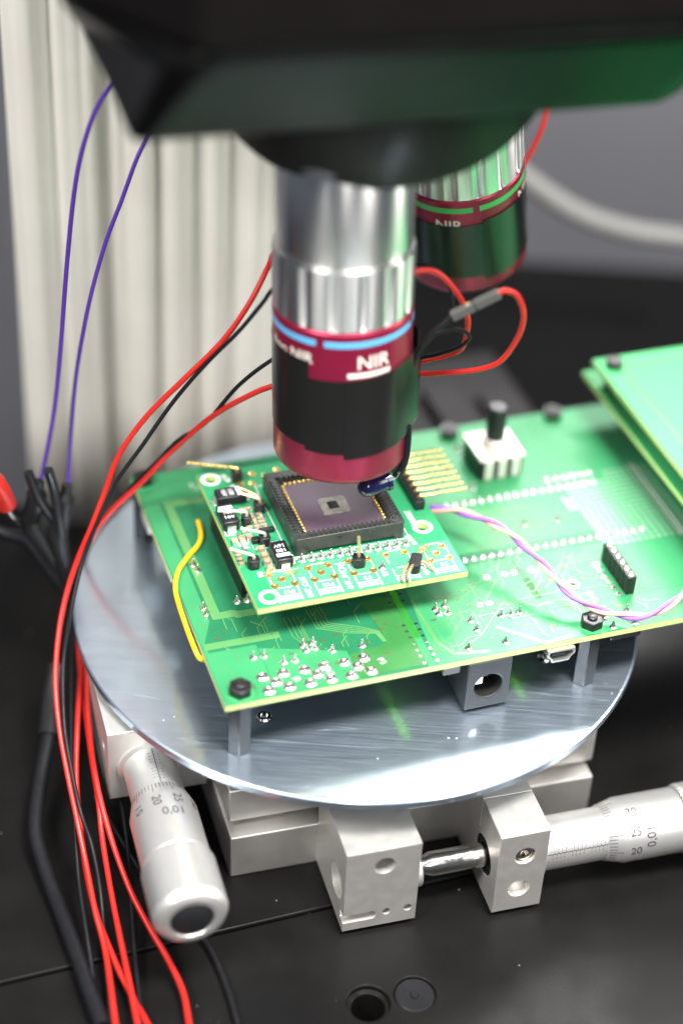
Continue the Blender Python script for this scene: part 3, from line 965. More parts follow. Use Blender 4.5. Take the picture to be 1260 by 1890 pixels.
for cx, cy, a0 in ((148, -38, -90), (148, 31, 0), (88, 27, 90), (88, -38, 180)):
    for k in range(7):
        a = math.radians(a0 + 15 * k)
        rr.append((cx + 4 * math.cos(a), cy + 4 * math.sin(a)))
mb.ribbon(rr + [rr[0]], .8, 1.59, 1.66)
mb.build('copper_ring', 'trace', t, smooth=0)
for (x, y) in ((82.6, 32.2), (145, 32)):
    s_ = MB().prism([(x + a, y + b2) for a, b2 in hexpts(2.6)], 1.62, 3.6).build('screw_head', 'black_plastic', t, bevel=.4)
    MB().prism([(x + a, y + b2) for a, b2 in hexpts(2.4)], -4.98, -.02).build('spacer', 'nylon', t)

# ------------------------------------------------------------------ adapter board
ad = thing('adapter_board', 'small green adapter board with a black chip socket above the large board', 'circuit board', (0, 0, HS - 1.6), RZB)
A0, A1, AV0, AV1 = -36.0, 16.1, -30.1, 24.0
TOP = 1.6
ab = MB().box((A0, AV0, 0), (A1, AV1, TOP), 0, 1, 2).build('substrate', ['fr4', 'mask_adapter', 'mask_under'], ad)
HOLES = [(-32.2, -26.6), (-33.1, 21.0), (11.6, -11.1)]
carve(ab, [MB().lathe([(1.55, -1), (1.55, 3)], 32, o=(x, y, 0)) for x, y in HOLES])
add_bevel(ab, .12)
hr = MB()
ring_mb(hr, 0, 0, 1.6, 2.55, 0, .06, 0, 32)
copies('mounting_ring', hr.mesh('mounting_ring', 'silk', 0), ad, [(x, y, TOP) for x, y in HOLES])
# legs: two header strips down to the large board
MB().box((-34.5, -12, -9.98), (-32.2, 16, -.02)).build('header_strip', 'black_plastic', ad)
MB().box((8.5, -8, -9.98), (10.8, 20, -.02)).build('header_strip', 'black_plastic', ad)
z = TOP
mb = MB()                                                     # darker copper-free windows and light pour
mb.prism([(-35.7, -29.8), (-30.5, -29.8), (-30.5, -16.5), (-34.6, -2), (-35.7, 8)], z - .01, z + .02, 0)
mb.prism([(-31.0, -29.7), (15.8, -29.7), (15.8, -17.3), (-31, -17.3)], z - .01, z + .025, 1)
mb.build('mask_window', ['mask_adapter', 'mask_mint'], ad, smooth=0)
mb = MB()
mb.ribbon([(-30.0, -21.2), (-27.5, -21.2), (-24.0, -20.2), (-22.8, -18.6), (-23.2, -17.0)], .9, z - .01, z + .05)
mb.ribbon([(-17.8, -21.2), (-17.6, -18.4), (-16.6, -17.0)], .8, z - .01, z + .05)
mb.ribbon([(-6, -17), (-4.5, -19.5), (-4.2, -21.5)], .3, z - .01, z + .05)
mb.ribbon([(2.5, -17), (7.0, -18.0), (9.6, -21.4), (11.0, -21.6)], .3, z - .01, z + .05)
mb.ribbon([(5.0, -15.3), (10.0, -15.0), (13.4, -11.0), (13.6, -6)], .3, z - .01, z + .05)
mb.ribbon([(-9.5, -22.3), (-7.0, -22.4)], .3, z - .01, z + .05)
for k in range(7):
    mb.ribbon([(-23.2 - .5 * k, 14 + k), (-30 + k * .3, 15 + k * .9)], .25, z - .01, z + .05)
tag(mb.build('copper_tracks', 'trace', ad, smooth=0), kind='stuff')
# plated gold holes
gp = MB()
gp.lathe([(.02, .03), (.30, .04), (.56, .16), (.66, .22), (.95, .20), (1.02, .02)], 20)
gp.prism(arc_pts(0, 0, .40, 14), .05, .075, 1)  # flat disc of darker gold, colour stands for shade down the hole
gpm = gp.mesh('gold_hole', ['gold', 'gold_hole_shade'], 40)
gold = [(-30.0, -18.9), (-25.1, -18.9), (-27.5, -21.1), (-29.8, -23.3), (-25.0, -23.4), (-20.3, -18.9), (-15.4, -19.0), (-17.8, -21.2), (-20.1, -23.4), (-15.2, -23.5),
        (-10.5, -19.0), (-5.6, -19.2), (-10.4, -23.6), (-5.6, -23.7), (-0.9, -19.1), (3.9, -19.2), (8.7, -19.2), (13.4, -19.3), (11.2, -21.6), (8.9, -23.9), (13.6, -24.0),
        (-22.5, 20.5), (-19.5, 19), (-16, 20.6), (-26.4, 17.4), (-23.6, 16.6)]
copies('gold_hole', gpm, ad, [(x, y, z) for x, y in gold])
# row of soldered pins in front of the socket
sp2 = blob_mesh('solder_joint', .82, 2.2, .2)
copies('solder_joint', sp2, ad, [(-23.3 + i * 2.39, -15.6 - i * .07, z) for i in range(13)])
# silkscreen
mb = MB()
for gx in (-30.0, -20.2, -10.4, -0.8, 8.8):                  # footprint outlines
    mb.ribbon([(gx + 1.0, -17.9), (gx + 4.2, -17.9)], .32, z, z + .07)
    mb.ribbon([(gx - .3, -20.2), (gx - .3, -22.4)], .32, z, z + .07)
    mb.ribbon([(gx + 5.4, -19.8), (gx + 5.4, -22.4)], .32, z, z + .07)
    mb.ribbon([(gx + 1.0, -24.3), (gx + 3.9, -24.3)], .32, z, z + .07)
    mb.ribbon([(gx - .3, -24.6), (gx - .3, -29.3)], .28, z, z + .07)
    mb.ribbon([(gx + 5.2, -24.6), (gx + 5.2, -29.3)], .28, z, z + .07)
    for k in range(3):
        mb.ribbon([(gx - .2, -27.3 - k * .75), (gx + 5.1, -27.3 - k * .75)], .24, z, z + .07)
R180 = math.pi
for txt, x, y in (('P11', -27.2, -25.9), ('P12', -17.5, -25.9), ('P2', -7.8, -25.9), ('P4', 2.0, -25.9), ('P5', 11.4, -25.9)):
    flat_text(mb, txt, 1.8, x, y, z + .08, R180, bold=.09)
for txt, x, y, r in (('INT_CLK', -22.7, -25.4, R180 / 2), ('INT_5V', -12.8, -25.7, R180 / 2), ('TP1', -3.2, -25.2, R180 / 2), ('GND', 6.4, -26.6, R180 / 2),
                     ('R102', 7.2, -15.2, R180 / 2 + .2), ('RESET', 10.2, -6.5, R180 / 2), ('P9', -31.9, -7.0, R180 / 2), ('P8', -31.7, -18.2, R180 / 2),
                     ('CS', 13.5, -3.2, R180 / 2), ('GL', -12.6, -19.6, R180), ('R6', -25.4, -7.6, R180), ('PCB', -29.4, 20.5, -1.2), ('R8', -28.6, 16.2, -1.2)):
    flat_text(mb, txt, 1.9, x, y, z + .08, r, bold=.09)
for i in range(12):
    flat_text(mb, str(20 - i if i % 2 else 8 + i), 1.5, -22.0 + i * 2.39, -14.6 - i * .07, z + .08, R180, bold=.05)
ring_mb(mb, -12.7, -21.6, .55, .95, z, z + .08, 0, 20)
mb.ribbon([(-23.6, -14.3), (7.0, -14.3)], .2, z, z + .07)
mb.ribbon([(-23.2, -14.3), (-23.2, 15.3), (7, 15.3), (7, -14.3)], .2, z, z + .07)
mb.ribbon([(-36.0 + .5, 6), (-35.5, -2), (-33.6, -2)], .3, z, z + .07)
mb.ribbon([(-30.6, -7.0), (-30.6, -8.8), (-27.6, -8.8)], .22, z, z + .07)
mb.ribbon([(-27.6, -18.4), (-22.6, -18.4)], .22, z, z + .07)
mb.ribbon([(-28.0, -9.6), (-28.0, -17.8)], .22, z, z + .07)
tag(mb.build('silkscreen', 'silk', ad, smooth=0), kind='stuff')
# chip socket
CX, CY, HO, HI = -8.0, -0.2, 13.8, 11.6
so = MB().box((CX - HO, CY - HO, z + .05), (CX + HO, CY + HO, z + 5.0)).build('chip_socket', 'socket', ad)
carve(so, [MB().box((CX - HI, CY - HI, z + 1.4), (CX + HI, CY + HI, z + 6)),
           MB().box((CX - 10.6, CY - HO - 1, z - 1), (CX + 11.2, CY - HO + 1.2, z + 1.1)),
           MB().prism([(CX + HO + 1, CY - HO - 1), (CX + HO + 1, CY - HO + 1.6), (CX + HO - 1.6, CY - HO - 1)], z - 1, z + 6)])
add_bevel(so, .18)
rib = MB()
rib.add([(-.42, -1.15, 0), (.42, -1.15, 0), (.42, 1.0, 0), (-.42, 1.0, 0), (-.42, -1.15, 1.9), (.42, -1.15, 1.9), (.16, .75, 1.55), (-.16, .75, 1.55)],
        [(0, 3, 2, 1), (0, 1, 5, 4), (1, 2, 6, 5), (2, 3, 7, 6), (3, 0, 4, 7), (4, 5, 6, 7)])
ribm = rib.mesh('rib', 'socket', 20)
slot = MB().box((-.3, -.8, 0), (.3, .8, .06)).mesh('contact_slot', 'hole', 0)  # black patch on the wall top, painted shade of a slot
for side in range(4):
    a = side * math.pi / 2
    for i in range(17):
        k = (i - 8) * 1.22
        lx, ly = k, -HI - .15
        x, y = CX + lx * math.cos(a) - ly * math.sin(a), CY + lx * math.sin(a) + ly * math.cos(a)
        copies('rib', ribm, so, [(x, y, z + 3.35)], rots=a)
        ly = -HI - 1.1
        x, y = CX + lx * math.cos(a) - ly * math.sin(a), CY + lx * math.sin(a) + ly * math.cos(a)
        copies('contact_slot', slot, so, [(x, y, z + 4.98)], rots=a)
mb = MB()
ring_mb(mb, CX + 11.6, CY - 11.8, .75, .95, z + 4.99, z + 5.06, 0, 20)
flat_text(mb, '67', .9, CX + 11.6, CY - 11.8, z + 5.05, .6)
mb.build('mould_mark', 'grey_sleeve', so, smooth=0)
# image sensor in the socket
chip = thing('sensor_chip', 'square purple ceramic sensor chip with gold contacts seated in the black socket', 'chip', (0, 0, HS - 1.6), RZB)
MB().box((CX - 9.8, CY - 9.8, z + 1.5), (CX + 9.8, CY + 9.8, z + 3.35)).build('package', 'ceramic', chip, bevel=.15)
gc = MB()
gc.lathe([(.40, 0), (.47, .5), (.47, 1.6), (.30, 1.95), (.02, 2.05)], 12)
gcm = gc.mesh('contact', 'gold', 50)
for side in range(4):
    a = side * math.pi / 2
    for i in range(17):
        lx, ly = (i - 8) * 1.22 + .61 * (1 if i < 16 else 0), -10.18
        if i == 16:
            continue
        copies('contact', gcm, chip, [(CX + lx * math.cos(a) - ly * math.sin(a), CY + lx * math.sin(a) + ly * math.cos(a), z + 1.9)])
pl_ = MB()
pl_.prism([(CX - 3.7, CY - 4.4), (CX + 2.5, CY - 4.6), (CX + 3.2, CY - 3.9), (CX + 3.4, CY + 1.4), (CX + 2.8, CY + 2.1), (CX - 2.8, CY + 2.2), (CX - 3.5, CY + 1.6)], z + 3.3, z + 3.55)
pl_.build('cavity_plate', 'die_plate', chip, bevel=.05)
MB().box((CX - 1.6, CY - 2.4, z + 3.5), (CX + .9, CY + .3, z + 3.7)).build('die', 'die', chip)
MB().box((CX - 1.1, CY - 3.8, z + 3.5), (CX + .6, CY - 2.7, z + 3.6)).build('die_tab', 'die_plate', chip)

# tantalum capacitors
def tantalum(cx, cy, L, Wd, ang, bar_end, label, words=('100', '16V')):
    o = MB().box((-L / 2, -Wd / 2, .25), (L / 2, Wd / 2, 2.9)).build('tantalum_capacitor', 'tant', ad, bevel=.35)
    o.location = Vector((cx, cy, z)) * MM
    o.rotation_euler = (0, 0, ang)
    o['label'] = label
    s_ = bar_end
    MB().box((s_ * L / 2 - s_ * 1.75 - .5, -Wd / 2 + .3, 2.885), (s_ * L / 2 - s_ * 1.75 + .75, Wd / 2 - .3, 2.93)).build('polarity_bar', 'print_lilac', o, smooth=0)
    m_ = MB()
    for k, w in enumerate(words):
        flat_text(m_, w, 1.75, s_ * (L / 2 - 3.65 - k * 1.75), 0, 2.94, -math.pi / 2 if s_ > 0 else math.pi / 2, bold=.03)
    m_.build('lettering', 'print_white', o, smooth=0)
    for e in (-1, 1):
        MB().box((e * L / 2 - .1 if e > 0 else e * L / 2 - 1.0, -1.1, .02), (e * L / 2 + 1.0 if e > 0 else e * L / 2 + .1, 1.1, .35)).build('terminal', 'mlcc_end', o, bevel=.1)
        MB().box((e * L / 2 + (.02 if e > 0 else -.3), -1.05, .3), (e * L / 2 + (.3 if e > 0 else -.02), 1.05, 1.7)).build('terminal', 'mlcc_end', o)
    return o
tantalum(-25.5, -14.0, 7.4, 4.0, math.pi / 2, -1, 'capacitor with its printed pale bar towards the viewer, next to the socket corner')
tantalum(-33.8, 3.1, 7.6, 4.0, math.pi / 2, 1, 'middle capacitor at the left edge of the adapter board')
tantalum(-30.8, 11.2, 7.4, 4.2, 0.0, 1, 'rearmost capacitor lying across the adapter board')
# ceramic capacitors: body with tinned ends
def mlcc_mesh(l, w, h):
    m_ = MB()
    m_.box((-l * .3, -w / 2, 0), (l * .3, w / 2, h), 0)
    m_.box((-l / 2, -w / 2 - .02, -.01), (-l * .29, w / 2 + .02, h + .03), 1)
    m_.box((l * .29, -w / 2 - .02, -.01), (l / 2, w / 2 + .02, h + .03), 1)
    return m_.mesh('ceramic_capacitor', ['mlcc', 'mlcc_end'], 20)
big, small = mlcc_mesh(2.1, 1.5, 1.1), mlcc_mesh(1.5, .85, .7)
for x, y in ((-34.4, -5.4), (-32.5, -5.0), (-30.6, -4.7)):
    copies('ceramic_capacitor', big, ad, [(x, y, z)], rots=math.pi / 2)
for x, y in ((-29.1, -9.6), (-29.1, -12.2), (-29.1, -14.6), (-29.1, -17.2)):
    copies('ceramic_capacitor', big, ad, [(x, y, z)], rots=0.0)
rnd = random.Random(11)
for i in range(8):
    for j in range(4):
        x, y = -31.0 + j * 1.75 + rnd.uniform(-.15, .15), 6.6 - i * 1.45 + rnd.uniform(-.15, .15)
        if (x < -29.8 and -1.5 < y < 8) or rnd.random() < .22 or (abs(x + 25.1) < 1.6 and abs(y - 5.8) < 1.6) or (abs(x + 28) < 1.5 and y < -4.5):
            continue
        copies('ceramic_capacitor', small, ad, [(x, y, z)], rots=rnd.choice([0.0, math.pi / 2]))
for i in range(4):
    copies('ceramic_capacitor', small, ad, [(-35.0, -9.0 - i * 1.5, z)], rots=0.1)
sm = MB().box((-.55, -.3, 0), (.55, .3, .3)).mesh('solder_land', 'tin', 0)
for i in range(26):
    x, y = rnd.uniform(-34.5, -24.5), rnd.uniform(-9, 8)
    if x < -31 and y > -2:
        continue
    copies('solder_land', sm, ad, [(x, y, z)], rots=rnd.choice([0.0, 1.57]))
MB().box((-27.6, -3.6, z), (-23.8, -2.4, z + 1.2)).build('chip', 'black_plastic', ad, bevel=.1)
MB().box((-30.4, -6.9, z), (-28.6, -5.3, z + 1.2)).build('chip', 'black_plastic', ad, bevel=.1)
# loose pin headers with bent pins
def pin_header(x, y, h, pins, size=1.25, n=1, rot=0.0, pm='gold_pale'):
    m_ = MB()
    for k in range(n):
        cx = (k - (n - 1) / 2) * 2.45
        pr = [(cx - size, -size * .6), (cx - size * .6, -size), (cx + size * .6, -size), (cx + size, -size * .6), (cx + size, size * .6), (cx + size * .6, size),
              (cx - size * .6, size), (cx - size, size * .6)]
        m_.prism(pr, 0.05, h)
    o = m_.build('pin_header', 'black_plastic', ad, bevel=.12)
    o.location = Vector((x, y, z)) * MM
    o.rotation_euler = (0, 0, rot)
    for p in pins:
        MB().tube(spline(p, 5), .42, 8).build('pin', pm, o)
    return o
pin_header(-29.6, 1.2, 2.6, [[(0, 0, 2.3), (0, 0, 3.4), (-.9, .2, 4.0), (-7.0, 1.0, 4.8)]], 1.15, pm='pin')
pin_header(-27.6, -7.5, 2.6, [[(0, 0, 2.3), (0, 0, 3.2), (-.9, .3, 3.7), (-5.4, 2.2, 4.4)]], 1.3, pm='pin')
pin_header(-32.6, -15.0, 2.6, [[(0, 0, 2.3), (0, 0, 3.2), (-.9, .3, 3.8), (-5.2, 2.4, 4.8)]], 1.35, pm='pin')
pin_header(-25.1, 5.4, 2.8, [[(0, .8, 2.5), (0, .8, 3.6), (-.8, 1.4, 4.2), (-3.6, 4.4, 4.6)], [(0, -.4, 2.5), (0, -.4, 3.6), (-.8, 0, 4.2), (-4.2, 2.6, 4.6)]], 1.3)
pin_header(-26.9, 19.2, 2.8, [[(0, 0, 2.5), (0, 0, 3.4), (-.9, .3, 3.8), (-11.5, 4.6, 4.2)]], 1.35, pm='gold')
pin_header(-8.4, -20.9, 2.7, [[(0, 0, 2.4), (-.1, 0, 5.5), (-.3, .1, 8.6)]], 1.45)
pin_header(4.3, -25.4, 2.6, [[(-.6, 1.1, 1.9), (-3.0, 1.8, 2.2), (-5.6, 2.3, 1.6), (-6.6, 1.6, .6)], [(-.6, -.2, 1.8), (-3.0, .6, 2.4), (-5.4, .9, 2.0), (-6.4, .3, .6)],
                           [(.9, .3, 1.6), (3.0, -.2, 1.9), (6.0, -1.3, 1.3), (8.2, -1.9, 1.0)], [(.2, -.9, 1.5), (.4, -2.2, 1.7), (-.6, -4.4, .9), (-1.0, -5.0, .6)]], 1.35, 2, math.pi / 2 - .5)
copies('solder_joint', spike, ad, [(-3.2, -23.2, z)])
# right angle gold pin header
MB().box((12.2, -4.6, z), (14.6, 15.6, z + 2.6)).build('header_base', 'black_plastic', ad, bevel=.15)
mb = MB()
mb.tube(spline([(-1.2, 0, -1.4), (.2, 0, .1), (.8, 0, .25), (1.6, 0, 0.15), (12.6, 0, 0.0)], 4), .42, 6)
gpin = mb.mesh('gold_pin', 'gold', 60)
copies('gold_pin', gpin, ad, [(13.8, -2.4 + i * 2.45, z + 2.7) for i in range(8)])

# ------------------------------------------------------------------ microscope head
RZH = math.radians(17.0)
ms = thing('microscope', 'black microscope head with revolving nosepiece at the top', 'microscope', (0, 0, 144), RZH)
lo = [(-61.5, -25.5), (50, -25.5), (53, -22.5), (53, 46), (-52, 46), (-60, 30)]
md = [(-50, -44), (58, -44), (62, -38), (62, 58), (-66, 58), (-71, -12)]
hi = [(-56, -50), (60, -50), (66, -42), (66, 64), (-74, 64), (-84, -14)]
hm = MB().loft([[(x, y, 0) for x, y in lo], [(x, y, 26) for x, y in md]], 0)
hm.build('lower_housing', 'black_gloss', ms, smooth=0, bevel=5, seg=5)
MB().loft([[(x * .999, y * .999, 26.2) for x, y in md], [(x, y, 90) for x, y in hi]], 0).build('upper_housing', 'black_brown', ms, smooth=0, bevel=2.5, seg=4)
tn = (Matrix.Rotation(-RZH, 3, 'Z') @ Vector((-.10, -.25, .96))).normalized()
tc_ = Matrix.Rotation(-RZH, 3, 'Z') @ Vector((-2.0, 18.0, 134.5))
mb = MB()
mb.T = at_axis((tc_.x, tc_.y, tc_.z - 144), tn)
mb.lathe([(30, -1.5), (35.0, -.8), (36.5, 1.5), (36.5, 24)], 96)
mb.build('nosepiece', 'turret', ms)

def objective(label, base, axis, h, L):
    """objective hanging from the nosepiece: Z runs up its axis from the front lens"""
    o = thing('microscope_objective', label, 'objective', base, 0.0, 'objectives on the nosepiece')
    zax = Vector(axis).normalized()
    xax = (Vector((1, 0, 0)) - zax * zax.x).normalized()
    o.rotation_euler = Matrix((xax, zax.cross(xax), zax)).transposed().to_euler()
    rb = MB().lathe([(6.0, 1.2), (6.2, .2), (12.8, .0), (14.8, .35), (15.7, 1.1), (16.1, 2.4), (16.1, 40.6 + h), (15.8, 41.0 + h), (15.0, 41.1 + h)], 96).build('barrel', 'red_barrel', o)
    MB().lathe([(.02, 1.1), (6.05, 1.1), (6.05, .9)], 40).build('front_lens', 'glass', o)
    n = 180
    fl = lambda i, z_: (-.75 * max(0.0, math.cos(2 * math.pi * i / n * 15)) ** 2 if 41.5 + h < z_ < 55.5 + h else 0.0)
    MB().lathe([(15.4, 41.05 + h), (15.95, 41.3 + h), (16.1, 42.2 + h), (16.1, 54.8 + h), (15.9, 55.9 + h), (15.2, 56.4 + h)], n, mod=fl).build('grip_ring', 'chrome_turned', o, smooth=40)
    MB().lathe([(15.2, 56.35 + h), (15.2, 57.0 + h), (15.35, 57.3 + h), (15.35, L - 7.5), (15.0, L - 7.0), (15.0, L - 6.0), (15.4, L - 5.6), (15.4, L)], 96).build('upper_barrel', 'chrome_turned', o)
    def shell(a0, a1, z0, z1, r, mats, name, bulge=None, slant=0.0, n=60, thick=.12):
        m_ = MB()
        ring = []
        for i in range(n + 1):
            t = i / n
            a = math.radians(a0 + (a1 - a0) * t)
            rr = r + (bulge(t) if bulge else 0.0)
            dz = slant * (t - .5)
            ring.append([(q * math.cos(a), q * math.sin(a), zz + dz) for q, zz in ((rr, z0), (rr, z1), (rr + thick, z1), (rr + thick, z0))])
        return m_.loft(ring).build(name, mats, o, smooth=40)
    def word(txt, size, a0, zc, parent=rb, mats='white_paint', bold=.05):
        vs_, fs = text_faces(txt, size)
        m_ = MB()
        for bx_ in (-bold, bold):
            out = []
            for v in vs_:
                a = math.radians(a0) + (v.x + bx_) / 16.1
                rw = 16.16 + bx_ * .1
                out.append((rw * math.cos(a), rw * math.sin(a), zc + v.y))
            m_.add(out, fs)
        m_.build('lettering', mats, parent, smooth=0)
    return o, shell, word

# front objective, nearly upright over the chip
o1, shell, word = objective('front microscope objective with dark red barrel, blue ring and black tape', (-6.3, -4.1, 49.3), (-2.3, 2.0, 67.5), 0.0, 84)
for a0, a1 in ((-196, -110), (-103, -18), (-11, 74), (81, 157)):
    shell(a0, a1, 37.5, 38.9, 16.1, 'blue_band', 'colour_ring', thick=.05)
word('NIR', 4.9, -62.5, 33.3)
word('Apo NIR', 3.8, -137, 33.8)
shell(-84, -47, 29.7, 30.9, 16.12, 'white_paint', 'underline', thick=.05)
shell(-250, -116, 10.6, 33.4, 16.13, 'black_tape', 'tape', slant=-.6)
shell(-119, 45, 9.6, 29.2, 16.22, 'black_tape', 'tape', slant=.6)
bul = lambda t: 2.1 * math.exp(-((t - .80) / .16) ** 2)
shell(-86, 40, 9.0, 29.9, 16.37, 'black_tape', 'tape', bulge=bul, slant=1.6)
# rear objective, tilted back
o2, shell, word = objective('rear microscope objective with green ring, half hidden behind the front one', (22.8, 60.0, 68.6), (-3.5, -6.0, 25.0), -9.5, 72)
for a0, a1 in ((-150, -78), (-72, -8), (0, 70)):
    shell(a0, a1, 27.9, 29.5, 16.1, 'green_band', 'colour_ring', thick=.05)
word('NIR', 4.2, -100, 24.0)
word('NIR', 5.0, -14, 24.8)
shell(-200, -66, 6.6, 23.9, 16.15, 'black_tape', 'tape')
shell(-70, 100, 6.0, 25.4, 16.3, 'black_tape', 'tape', slant=1.5)

# ------------------------------------------------------------------ infrared led taped to the front objective
led = thing('infrared_led', 'dark blue domed light emitting diode hanging under the front objective', 'led', (5.6, -10.6, 46.3))
d = Vector((-6.6, -3.2, -1.3)).normalized()
mb = MB()
mb.T = at_axis((0, 0, 0), d)
mb.lathe([(2.0, -.2), (2.75, 0), (2.75, .9), (2.4, 1.0), (2.4, 5.6), (2.15, 6.7), (1.6, 7.5), (.8, 8.0), (.02, 8.1)], 32)
mb.build('lens', 'led', led)
for s_ in (-.6, .6):
    MB().tube(spline([(s_ * .3, s_, .1), (1.5, s_ + .5, .5), (2.3, s_ + .7, 2.2)], 5), .28, 6).build('lead', 'tin', led)
MB().tube(spline([(1.6, .9, .4), (2.6, 1.0, 2.2), (3.4, 1.3, 5.5), (3.6, 2.0, 10.0), (3.4, 2.4, 14)], 6), 1.0, 10).build('sleeve', 'black_rubber', led)

# ------------------------------------------------------------------ wires and cables (each a thing of its own)
def wire(name, pts, r, m, label, cat='wire', group=None, sub=8, n=10, sag=None):
    pts = [(x, y, max(zz, ZT + r + 0.05)) for x, y, zz in pts]
    o = MB().tube(spline(pts, sub), r, n).build(name, m, smooth=80)
    return tag(o, label, cat, group)
wire('purple_wire', [(-82.7, 14.0, 20.2), (-81.9, 15.2, 23.5), (-78.5, 16.5, 41.0), (-76.4, 17.8, 58.0), (-73.8, 19.0, 83.4), (-71.3, 20.2, 102.9), (-68.5, 21.5, 114.9), (-64.7, 22.8, 123.9), (-58.5, 24.0, 132.9)], .56, 'purple_wire', 'left of the two purple wires in front of the curtain', group='purple wires')
wire('purple_wire', [(-76.2, 18.0, 17.0), (-76.0, 19.1, 20.8), (-75.2, 20.2, 32.0), (-73.3, 21.3, 49.6), (-69.6, 22.4, 69.6), (-65.3, 23.6, 85.8), (-61.3, 24.7, 97.0), (-58.0, 25.8, 106.6), (-56.0, 26.9, 111.0), (-51.8, 28.0, 119.6)], .54, 'purple_wire', 'right of the two purple wires in front of the curtain', group='purple wires')
G = 'wires hanging round the left of the plate'
wire('red_wire', [(-13.0, 17.2, 100.0), (-23.2, 10.2, 95.0), (-25.5, 10.1, 90.0), (-29.5, 6.4, 82.0), (-35.5, 3.5, 73.0), (-44.3, 1.6, 63.0), (-53.4, 0.7, 52.0), (-59.8, -1.6, 42.0), (-63.0, -4.2, 33.0), (-66.0, -8.3, 25.0), (-69.2, -11.4, 17.0), (-71.5, -15.7, 10.0), (-72.8, -22.1, 3.0), (-72.7, -31.1, -5.0), (-70.6, -40.8, -12.0), (-67.2, -51.1, -18.0), (-63.8, -60.4, -23.0), (-60.6, -69.3, -28.0), (-56.9, -80.5, -32.0), (-53.1, -90.5, -35.0), (-48.4, -109.0, -37.0)], .70, 'red_wire', 'outermost red wire of the bundle, arching down the left of the plate', group=G)
wire('red_wire', [(-11.0, 4.5, 65.0), (-23.2, 5.6, 60.0), (-30.4, 6.9, 55.0), (-38.4, 8.1, 48.0), (-47.7, 7.5, 38.0), (-55.5, 6.7, 28.0), (-64.3, 6.7, 17.0), (-69.7, 7.9, 6.0), (-72.1, 7.7, -4.0), (-71.4, -2.9, -8.0), (-68.7, -19.0, -12.0), (-66.1, -29.6, -15.0), (-62.4, -44.2, -19.0), (-59.4, -54.7, -23.0), (-57.4, -63.1, -27.0), (-53.6, -76.2, -31.0), (-48.2, -93.2, -35.0), (-43.5, -108.6, -37.0)], .70, 'red_wire', 'red wire passing behind the left corner of the green board and under the plate', group=G)
wire('red_wire', [(-67.3, -11.2, -6.0), (-66.3, -24.0, -11.0), (-64.1, -36.1, -16.0), (-60.5, -50.4, -20.0), (-55.4, -63.0, -26.0), (-49.6, -74.2, -31.0), (-44.1, -82.7, -34.0), (-38.9, -90.2, -36.0), (-34.6, -98.3, -37.0), (-32.1, -107.8, -37.0)], .70, 'red_wire', 'red wire bending right on the table below the left micrometer', group=G)
wire('red_wire', [(-68.5, -8.0, -7.0), (-68.0, -22.1, -11.0), (-67.0, -36.3, -16.0), (-65.6, -48.9, -22.0), (-63.0, -60.1, -27.0), (-60.4, -70.0, -31.0), (-56.5, -80.4, -34.0), (-50.5, -92.2, -36.5), (-45.8, -99.9, -38.0), (-41.2, -107.7, -38.0)], .70, 'red_wire', 'shorter red wire running in the middle of the bundle on the table', group=G)
wire('black_wire', [(-12.5, 4.5, 100.0), (-22.9, 2.3, 90.0), (-26.4, 1.3, 85.0), (-31.5, 0.2, 78.0), (-39.1, 1.0, 68.0), (-46.8, 0.6, 57.0), (-53.8, -2.1, 46.0), (-60.2, -4.6, 36.0), (-64.3, -8.5, 27.0), (-67.7, -12.5, 18.0), (-69.7, -20.6, 9.0), (-71.0, -28.3, -2.0), (-69.3, -40.9, -10.0), (-66.4, -50.2, -17.0), (-62.9, -59.5, -22.0), (-59.7, -65.0, -27.0), (-56.5, -74.7, -31.0), (-54.4, -84.2, -35.0), (-49.6, -108.3, -38.0)], .52, 'black_rubber', 'thin black wire running beside the outermost red wire from the objective', group=G)
wire('black_wire', [(-11.6, 7.8, 75.0), (-23.5, 8.2, 66.0), (-31.8, 7.7, 58.0), (-39.7, 8.6, 46.0), (-46.3, 7.6, 41.0), (-51.7, 7.6, 34.0), (-57.3, 7.8, 27.0), (-63.8, 7.9, 17.0), (-68.6, 7.7, 8.0), (-71.9, 6.5, -3.0), (-72.1, -5.1, -8.0), (-70.8, -19.2, -12.0), (-67.5, -43.7, -20.0), (-65.0, -56.8, -25.0), (-62.0, -71.8, -31.0), (-58.3, -85.3, -34.0), (-55.5, -95.2, -37.0), (-52.7, -108.2, -38.5)], .52, 'black_rubber', 'thin black wire curving low behind the left corner of the green board', group=G)
wire('black_wire', [(-56.9, -42.3, -28.0), (-54.0, -52.1, -29.0), (-51.0, -64.9, -32.0), (-48.2, -80.5, -35.0), (-46.2, -91.5, -37.0), (-42.8, -107.5, -38.5)], .52, 'black_rubber', 'thin black wire hanging straight down beside the left micrometer', group=G)
wire('black_wire', [(-62.3, -43.5, -33.0), (-59.9, -46.4, -34.0), (-54.6, -54.0, -36.0), (-47.8, -63.2, -38.5), (-42.4, -70.4, -38.5)], .55, 'black_rubber', 'short thin black wire crossing under the left micrometer', group=G)
wire('black_wire', [(-38.0, -74.9, -38.8), (-31.6, -81.4, -38.8), (-27.5, -88.6, -38.8), (-23.9, -97.6, -38.8), (-21.4, -105.7, -38.8)], .7, 'black_rubber', 'thin black wire lying on the table in front of the left micrometer knob')
cb = thing('black_cable', 'thick black cable with strain relief at the far left of the bundle', 'cable', (0, 0, 0))
cpts = [(-75.9, -10.8, -20.0), (-76.2, -18.8, -24.0), (-75.7, -29.6, -27.0), (-76.0, -40.9, -31.0), (-75.2, -54.5, -34.0), (-70.8, -65.9, -36.5), (-65.8, -76.5, -37.5), (-60.1, -89.0, -37.5), (-55.6, -99.5, -37.5), (-51.4, -108.8, -37.5)]
